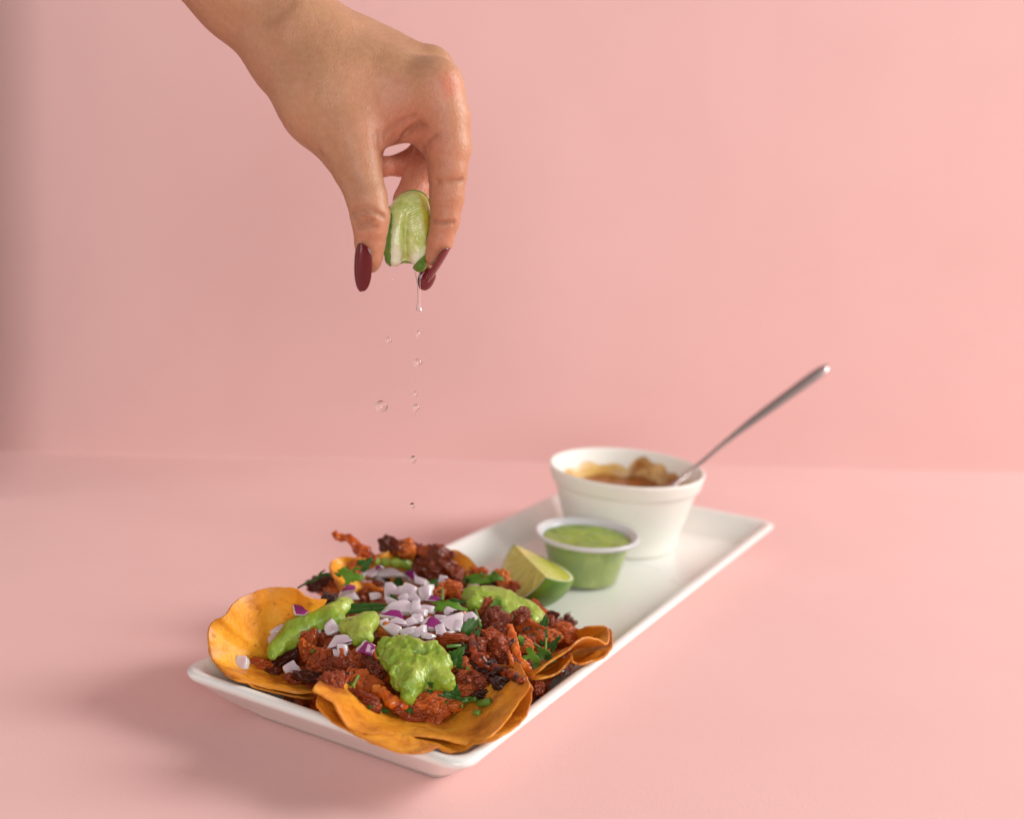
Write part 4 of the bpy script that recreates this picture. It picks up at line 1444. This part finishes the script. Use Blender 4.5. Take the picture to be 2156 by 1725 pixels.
o_ = [at_y(*Z2(x, y), ys + d) for x, y, d in ((965, 612, -.004), (1040, 570, -.003), (1110, 545, -.002), (1180, 500, 0), (1260, 490, 0), (1345, 495, .002))]
path = catmull(o_, 8)
V, Fc = tube(path, np.linspace(.00045, .0011, len(path)), 8, 1., BACK)
V2, F2 = tube(catmull([at_y(*Z2(x, y), ys) for x, y in ((1150, 520), (1170, 478), (1210, 452))], 6), np.linspace(.0009, .0003, 13), 8, 1., BACK)
c = V.mean(0)
Fc = Fc + [tuple(i + len(V) for i in f) for f in F2]
tag(link('cilantro_stalk', mesh('cilantro_stalk', np.vstack([V, V2]) - c, Fc), [M['leaf']], None, True, c), 'long thin dark cilantro stem jutting out to the left', 'cilantro stalk', 'chopped cilantro on the tacos')

# ------------------------------------------------------------------ the hand
HY = .535                                                  # metres away


def hp(x, y, d=0.): return at_y(*Z1(x, y), HY + d * .001)


def hr(r): return r * K1 * .0002058


def chain(G, pts, k):
    d = None
    for (a, ra), (b, rb) in zip(pts[:-1], pts[1:]):
        q = cone(G, a, b, ra, rb)
        d = q if d is None else smin(d, q, k)
    return d


def pts(*L): return [(hp(x, y, d), hr(r)) for x, y, d, r in L]


lo = np.array([hp(-200, 0)[0], HY - .045, hp(1200, 1640)[2]])
hi = np.array([hp(1900, 0)[0], HY + .095, hp(0, -300)[2]])
hstep = .0009
G, org = grid(lo, hi, hstep)
G = G.astype(np.float32)
hand = np.full(G.shape[:3], .05, np.float32)


def sub(lo_, hi_):
    a = np.clip(np.floor((np.asarray(lo_) - org) / hstep).astype(int), 0, None)
    b = np.clip(np.ceil((np.asarray(hi_) - org) / hstep).astype(int) + 1, 0, hand.shape)
    return tuple(slice(u, max(u, v)) for u, v in zip(a, b))


def limb(L, k, first=None):                                # add a tapering chain of bones to the field
    P = pts(*L)
    for n, ((a, ra), (b, rb)) in enumerate(zip(P[:-1], P[1:])):
        kk = first if (first and n == 0) else k
        mr = max(ra, rb) + kk * 1.2 + .002
        q = sub(np.minimum(a, b) - mr, np.maximum(a, b) + mr)
        d = cone(G[q], a.astype(np.float32), b.astype(np.float32), ra, rb)
        hand[q] = smin(hand[q], d, kk)


limb([(180, -380, 24, 312), (500, -60, 20, 288), (790, 230, 16, 268)], .008)                       # forearm and wrist
limb([(800, 240, 16, 262), (1050, 420, 14, 240), (1280, 500, 10, 205), (1560, 515, 4, 160)], .013) # back of the hand over the index finger
limb([(860, 210, 32, 235), (1200, 365, 34, 200), (1530, 410, 30, 150)], .014)
limb([(880, 240, 48, 210), (1200, 390, 52, 175), (1460, 450, 48, 130)], .014)
limb([(880, 290, 60, 190), (1150, 440, 66, 160), (1360, 520, 64, 115)], .014)
limb([(840, 380, 12, 215), (960, 600, 2, 212), (1105, 815, -8, 165)], .015)                        # ball of the thumb
limb([(1130, 630, 6, 185), (1290, 640, 6, 125)], .014)                                             # web
limb([(1370, 630, 6, 105), (1500, 615, 4, 110)], .012)
limb([(1085, 790, -8, 165), (1140, 960, -13, 136), (1195, 1130, -17, 112), (1216, 1238, -18, 108), (1218, 1305, -18, 95), (1215, 1390, -17, 84), (1212, 1470, -16, 74), (1214, 1505, -15, 60)], .0015, .007)
limb([(1580, 490, 3, 152), (1640, 680, 0, 146), (1662, 850, -3, 130), (1660, 980, -5, 110), (1655, 1130, -6, 97), (1646, 1260, -7, 82), (1616, 1385, -7, 72), (1576, 1475, -6, 48)], .0015, .005)
limb([(1545, 700, 2, 85), (1560, 790, 0, 75)], .006)                                               # fold at the root of the index finger
limb([(1560, 400, 30, 145), (1620, 640, 30, 118), (1570, 860, 30, 98), (1500, 1000, 28, 94), (1440, 1150, 22, 92), (1480, 1350, 14, 78), (1528, 1500, 7, 52)], .002)
limb([(1490, 450, 48, 125), (1560, 690, 50, 98), (1530, 860, 50, 76), (1400, 945, 48, 66), (1270, 955, 42, 58), (1230, 958, 38, 46)], .003)
limb([(1360, 520, 64, 110), (1330, 640, 66, 84), (1230, 730, 60, 74), (1150, 830, 50, 60)], .003)


def groove(P, wdt, dep):                                   # a skin crease along a path
    q = sub(P.min(0) - .004, P.max(0) + .004)
    e = None
    for a, b in zip(P[:-1], P[1:]):
        c_ = cone(G[q], a.astype(np.float32), b.astype(np.float32), 0, 0)
        e = c_ if e is None else np.minimum(e, c_)
    hand[q] += dep * np.exp(-(e / wdt) ** 2)


def bulge(p, r, amt):
    q = sub(p - 2.5 * r, p + 2.5 * r)
    hand[q] -= amt * np.exp(-((G[q] - p) ** 2).sum(-1) / (r * r))


# which surface depth a crease lies on is found by marching from the camera through the field
def surf(x, y):
    px = Z1(x, y)
    dr = ray(*px)
    for yy in np.arange(HY - .044, HY + .08, .0006):
        p = EYE + dr * yy / dr[1]
        i = np.round((p - org) / hstep).astype(int)
        if (i < 0).any() or (i >= hand.shape).any(): continue
        if hand[tuple(i)] < 0: return p
    return EYE + dr * HY / dr[1]


CREASES = []


def crease(L, w=.0006, dep=.0006):
    P = catmull([surf(x, y) for x, y in L], 5)
    CREASES.append((P, w * 1.3, min(1, dep * 1200)))
    groove(P, w, dep)


bulge(surf(1665, 440), .010, .0018)           # index knuckle
bulge(surf(1215, 1215), .007, .0007)          # thumb joint
bulge(surf(1330, 770), .006, .0016)
bulge(surf(1440, 790), .006, .0016)
for L, w, dp in [
    ([(1108, 1225), (1160, 1208), (1230, 1212), (1290, 1240)], .0009, .0024), ([(1120, 1250), (1160, 1262), (1200, 1265)], .0008, .0020), ([(1140, 1285), (1180, 1278), (1230, 1262)], .0008, .0018),
    ([(1130, 1240), (1170, 1235), (1215, 1248)], .0007, .0014), ([(1150, 1310), (1200, 1300), (1250, 1296)], .0007, .0012), ([(1120, 1195), (1180, 1180), (1250, 1185)], .0006, .0005),
    ([(1550, 1050), (1610, 1040), (1680, 1042), (1740, 1030)], .0009, .0014), ([(1575, 1262), (1630, 1275), (1690, 1270)], .0008, .0014),
    ([(1285, 880), (1330, 850), (1390, 800), (1440, 745), (1500, 705)], .0011, .0013), ([(1290, 790), (1300, 760), (1330, 725), (1400, 690), (1470, 660)], .0010, .0005),
    ([(1480, 860), (1520, 840), (1550, 810), (1600, 770)], .0008, .0009), ([(1400, 770), (1450, 735), (1500, 715), (1540, 720)], .0008, .0009), ([(1490, 880), (1530, 870), (1560, 845)], .0006, .0006),
    ([(1262, 760), (1268, 830), (1278, 900)], .0010, .0007), ([(1235, 770), (1245, 850)], .0009, .0004),
    ([(640, 130), (690, 95), (740, 55), (770, 20)], .0022, .0004), ([(930, 850), (950, 890), (985, 920)], .0009, .0004)]:
    crease(L, w, dp)
V, Q = nets(hand, org, hstep)
red = np.zeros(len(V))
for (x, y, r, a) in [(1665, 460, .007, .55), (1690, 500, .005, .45), (1220, 1420, .012, .38), (1615, 1420, .011, .55), (1640, 1130, .014, .36), (1650, 850, .014, .2), (1220, 1250, .008, .2), (1370, 460, .0012, .5), (1380, 740, .016, .5), (1560, 760, .014, .3), (1180, 640, .02, .1)]:
    red += a * np.exp(-((V - surf(x, y)) ** 2).sum(1) / r ** 2)
for p, r in ((hp(1390, 930, 45), .022), (hp(1470, 1040, 28), .022)): red += .9 * np.exp(-((V - p) ** 2).sum(1) / r ** 2)
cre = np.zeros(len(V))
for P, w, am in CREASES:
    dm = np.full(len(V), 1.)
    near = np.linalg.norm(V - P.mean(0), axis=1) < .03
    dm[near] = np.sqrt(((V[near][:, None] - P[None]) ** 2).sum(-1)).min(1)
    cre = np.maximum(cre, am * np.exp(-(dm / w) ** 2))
person = empty('person', hp(1000, 500))
PO = np.array(person.location)
tag(person, 'bare forearm and hand with dark red nails squeezing a lime wedge over the tacos', 'person')
hm = mesh('hand', V - PO, Q)
set_attr(hm, 'redness', np.clip(red, 0, .8))
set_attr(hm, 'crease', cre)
ho = link('hand', hm, [M['skin']], person)
sm = ho.modifiers.new('smooth', 'SMOOTH')
sm.factor, sm.iterations = .5, 2


def nail(base, tip, normal, width, arch=.35, curl=.0005):
    ax = nrm(tip - base)
    L = np.linalg.norm(tip - base)
    nz = nrm(normal - ax * (np.asarray(normal) @ ax))
    sd = np.cross(ax, nz)
    V = []
    n, m = 26, 14
    for i in range(n + 1):
        f = i / n
        w = width / 2 * math.sqrt(max(.0004, 1 - abs(2 * f - 1) ** (3.4 if f < .5 else 2.3)))
        for j in range(m + 1):
            u = -1 + 2 * j / m
            V.append(base + ax * L * f + sd * w * math.sin(u * 1.15) / math.sin(1.15) + nz * (-(w * arch) * (1 - math.cos(u * 1.15)) * 1.7 - curl * (2 * f - .7) ** 2) - PO)
    Fc = [(i * (m + 1) + j, i * (m + 1) + j + 1, (i + 1) * (m + 1) + j + 1, (i + 1) * (m + 1) + j) for i in range(n) for j in range(m)]
    o = link('fingernail', mesh('fingernail', V, Fc), [M['nail']], person)
    s = o.modifiers.new('thickness', 'SOLIDIFY')
    s.thickness, s.offset = .0007, 0
    b = o.modifiers.new('soft_edge', 'BEVEL')
    b.width, b.segments, b.limit_method = .0002, 2, 'ANGLE'
    return o


nail(surf(1182, 1398) - RIGHT * .0010 + BACK * .0011, hp(1150, 1670, -21), nrm(-.58 * RIGHT + .78 * BACK), .0102)
nail(hp(1672, 1424, -11), hp(1553, 1622, -11), nrm(.88 * RIGHT + .20 * BACK - .42 * UPV), .0076)
nail(hp(1572, 1545, 3), hp(1520, 1660, 1), nrm(.40 * RIGHT + .75 * BACK - .5 * UPV), .0080)


# ------------------------------------------------------------------ the squeezed lime wedge in the fingers, its juice and the falling drops
lim = empty('lime_wedge', hp(1440, 1320, -2))
LO = np.array(lim.location)
tag(lim, 'squeezed lime wedge held between thumb and fingers, dripping juice', 'lime wedge')
Z7 = zoom(880, 450, 4.928)
U1 = .79206 / 4.928 * .0002058                               # metres per crop pixel
LC = at_y(*Z7(1010, 800), HY - .001)
lo, hi = LC - np.array([400, 420, 640]) * U1, LC + np.array([400, 420, 640]) * U1
G2, o2 = grid(lo, hi, .00045)


def lp(x, y, z=0): return LC + (RIGHT * (x - 1010) - UPV * (y - 800) + BACK * z) * U1


lx, ly, lz = ((G2 - LC) @ RIGHT) / U1 + 1010, 800 - ((G2 - LC) @ UPV) / U1, ((G2 - LC) @ BACK) / U1


def lobe(L, k):
    d = None
    for (a, b) in zip(L[:-1], L[1:]):
        q = cone(G2, lp(*a[:3]), lp(*b[:3]), a[3] * U1, b[3] * U1)
        d = q if d is None else smin(d, q, k)
    return d


fl = lobe([(1010, 500, -20, 200), (930, 640, 10, 195), (880, 850, 20, 165), (860, 1010, 20, 150), (835, 1165, 10, 105)], .003)
fl = smin(fl, lobe([(1080, 480, -40, 205), (1110, 650, -10, 200), (1110, 880, 10, 180), (1130, 1060, 10, 130), (1160, 1260, 0, 70)], .003), .0016)
fl = smin(fl, lobe([(1000, 900, -60, 170), (990, 1060, -60, 140)], .003), .0015)
fl = fl + .00022 * fbm(G2, 300, 2, 5)
gx = 1000 - (ly - 700) * .06
fl = fl + .0012 * np.exp(-((lx - gx) / 34) ** 2) * (lz > 0) * np.clip((ly - 560) / 160, 0, 1)
rib = np.sin((ly + .5 * lx) * .165) * np.exp(-((lx - 1130) / 80) ** 2 - ((ly - 660) / 190) ** 2)
fl = fl - .00030 * rib * (lz > 0) - .00030 * np.clip(vnoise(np.stack([lx * .030, ly * .012, lz * .03], -1), 1, 11), 0, 1)
# rind: a shell over the left side, the back and the tip of the right foot
left = (lx - (822 - (ly - 600) * .05 + 5 * np.sin(ly * .05))) * U1 + np.where(ly < 600, 1, 0) * .002
back = (lz + 60) * U1
tipr = np.maximum((1190 - ly) + (lx - 1180) * -.9, 0) * U1
reg = np.minimum(np.minimum(left, back), tipr - .0002)
peel = np.maximum(np.maximum(fl - .0007, -(fl + .0004)), reg)
V, Q = nets(fl, o2, .00045)
xv, yv, zv = ((V - LC) @ RIGHT) / U1 + 1010, 800 - ((V - LC) @ UPV) / U1, ((V - LC) @ BACK) / U1
me = mesh('flesh', V - LO, Q)
nz_ = fbm(V, 500, 2, 3)
set_attr(me, 'fibre', np.clip(.5 + .4 * np.sin((yv + .5 * xv) * .165) * np.exp(-((xv - 1130) / 80) ** 2 - ((yv - 660) / 190) ** 2) + .35 * nz_, 0, 1))
set_attr(me, 'pith', np.clip((yv + 30 * nz_ - 1010 - np.where(xv > 1000, 40, 0)) / 110, 0, 1) * np.clip((np.abs(xv - 985) - 30) / 50, 0, 1) + .8 * np.exp(-((xv - 850) / 34) ** 2) * np.clip((yv - 640) / 250, 0, 1))
set_attr(me, 'membrane', np.clip((xv - 1150 - (yv - 400) * .14 - 20 * nz_) / 50, 0, 1) * np.clip((1150 - yv) / 80, 0, 1))
link('flesh', me, [M['wet']], lim)
V, Q = nets(peel, o2, .00045)
link('peel', mesh('peel', V - LO, Q), [M['peel']], lim)

yj = HY
J = [at_y(876, 562, yj), at_y(879, 575, yj), at_y(881, 592, yj), at_y(882, 615, yj), at_y(882, 635, yj), at_y(882, 648, yj), at_y(882, 655, yj)]
path = catmull(J, 8)
w = np.interp(np.linspace(0, 1, len(path)), [0, .15, .4, .65, .85, .94, 1], [9, 6, 3.6, 3.4, 5.5, 7.2, 3]) * .0002058
V, Fc = tube(path, w, 16, 1., BACK)
c = V.mean(0)
tag(link('juice_stream', mesh('juice_stream', V - c, Fc), [M['juice']], None, True, c), 'thin clear stream of juice running from the squeezed lime', 'juice stream')
DV, DF = ico(4)
dm = mesh('juice_drop', DV, DF)
for px, py, rx, ry, lab in [
    (881, 706, 4.6, 10, 'stretched juice drop next below the juice stream'), (879, 764, 9, 8.5, 'second juice drop down the column under the stream'), (875, 830, 5.4, 6.5, 'small juice drop just above a larger oval one'),
    (876, 859, 7, 8.5, 'oval juice drop level with the largest drop'), (803, 856, 13.5, 13, 'largest juice drop, round, left of the column'), (818, 717, 6.5, 6.5, 'small round juice drop left of the column, higher up'),
    (870, 968, 7, 8.5, 'juice drop second from the bottom of the column'), (868, 1065, 6, 6.5, 'lowest juice drop, just above the tacos'), (816, 694, 3, 2.6, 'tiny droplet above the small round drop'),
    (828, 588, 3, 3, 'tiny droplet right below the held lime wedge'), (875, 791, 1.6, 5, 'faint thread of juice under the second drop'), (874, 876, 2.2, 3, 'tiny droplet under the oval drop')]:
    o = link('juice_drop', dm, [M['juice']])
    p = at_y(px, py, HY)
    s = mpp(p)
    place(o, p, np.stack([RIGHT, BACK, np.cross(RIGHT, BACK)], 1), (rx * s, (rx + ry) / 2 * s, ry * s))
    tag(o, lab, 'juice drop', 'falling drops of lime juice')
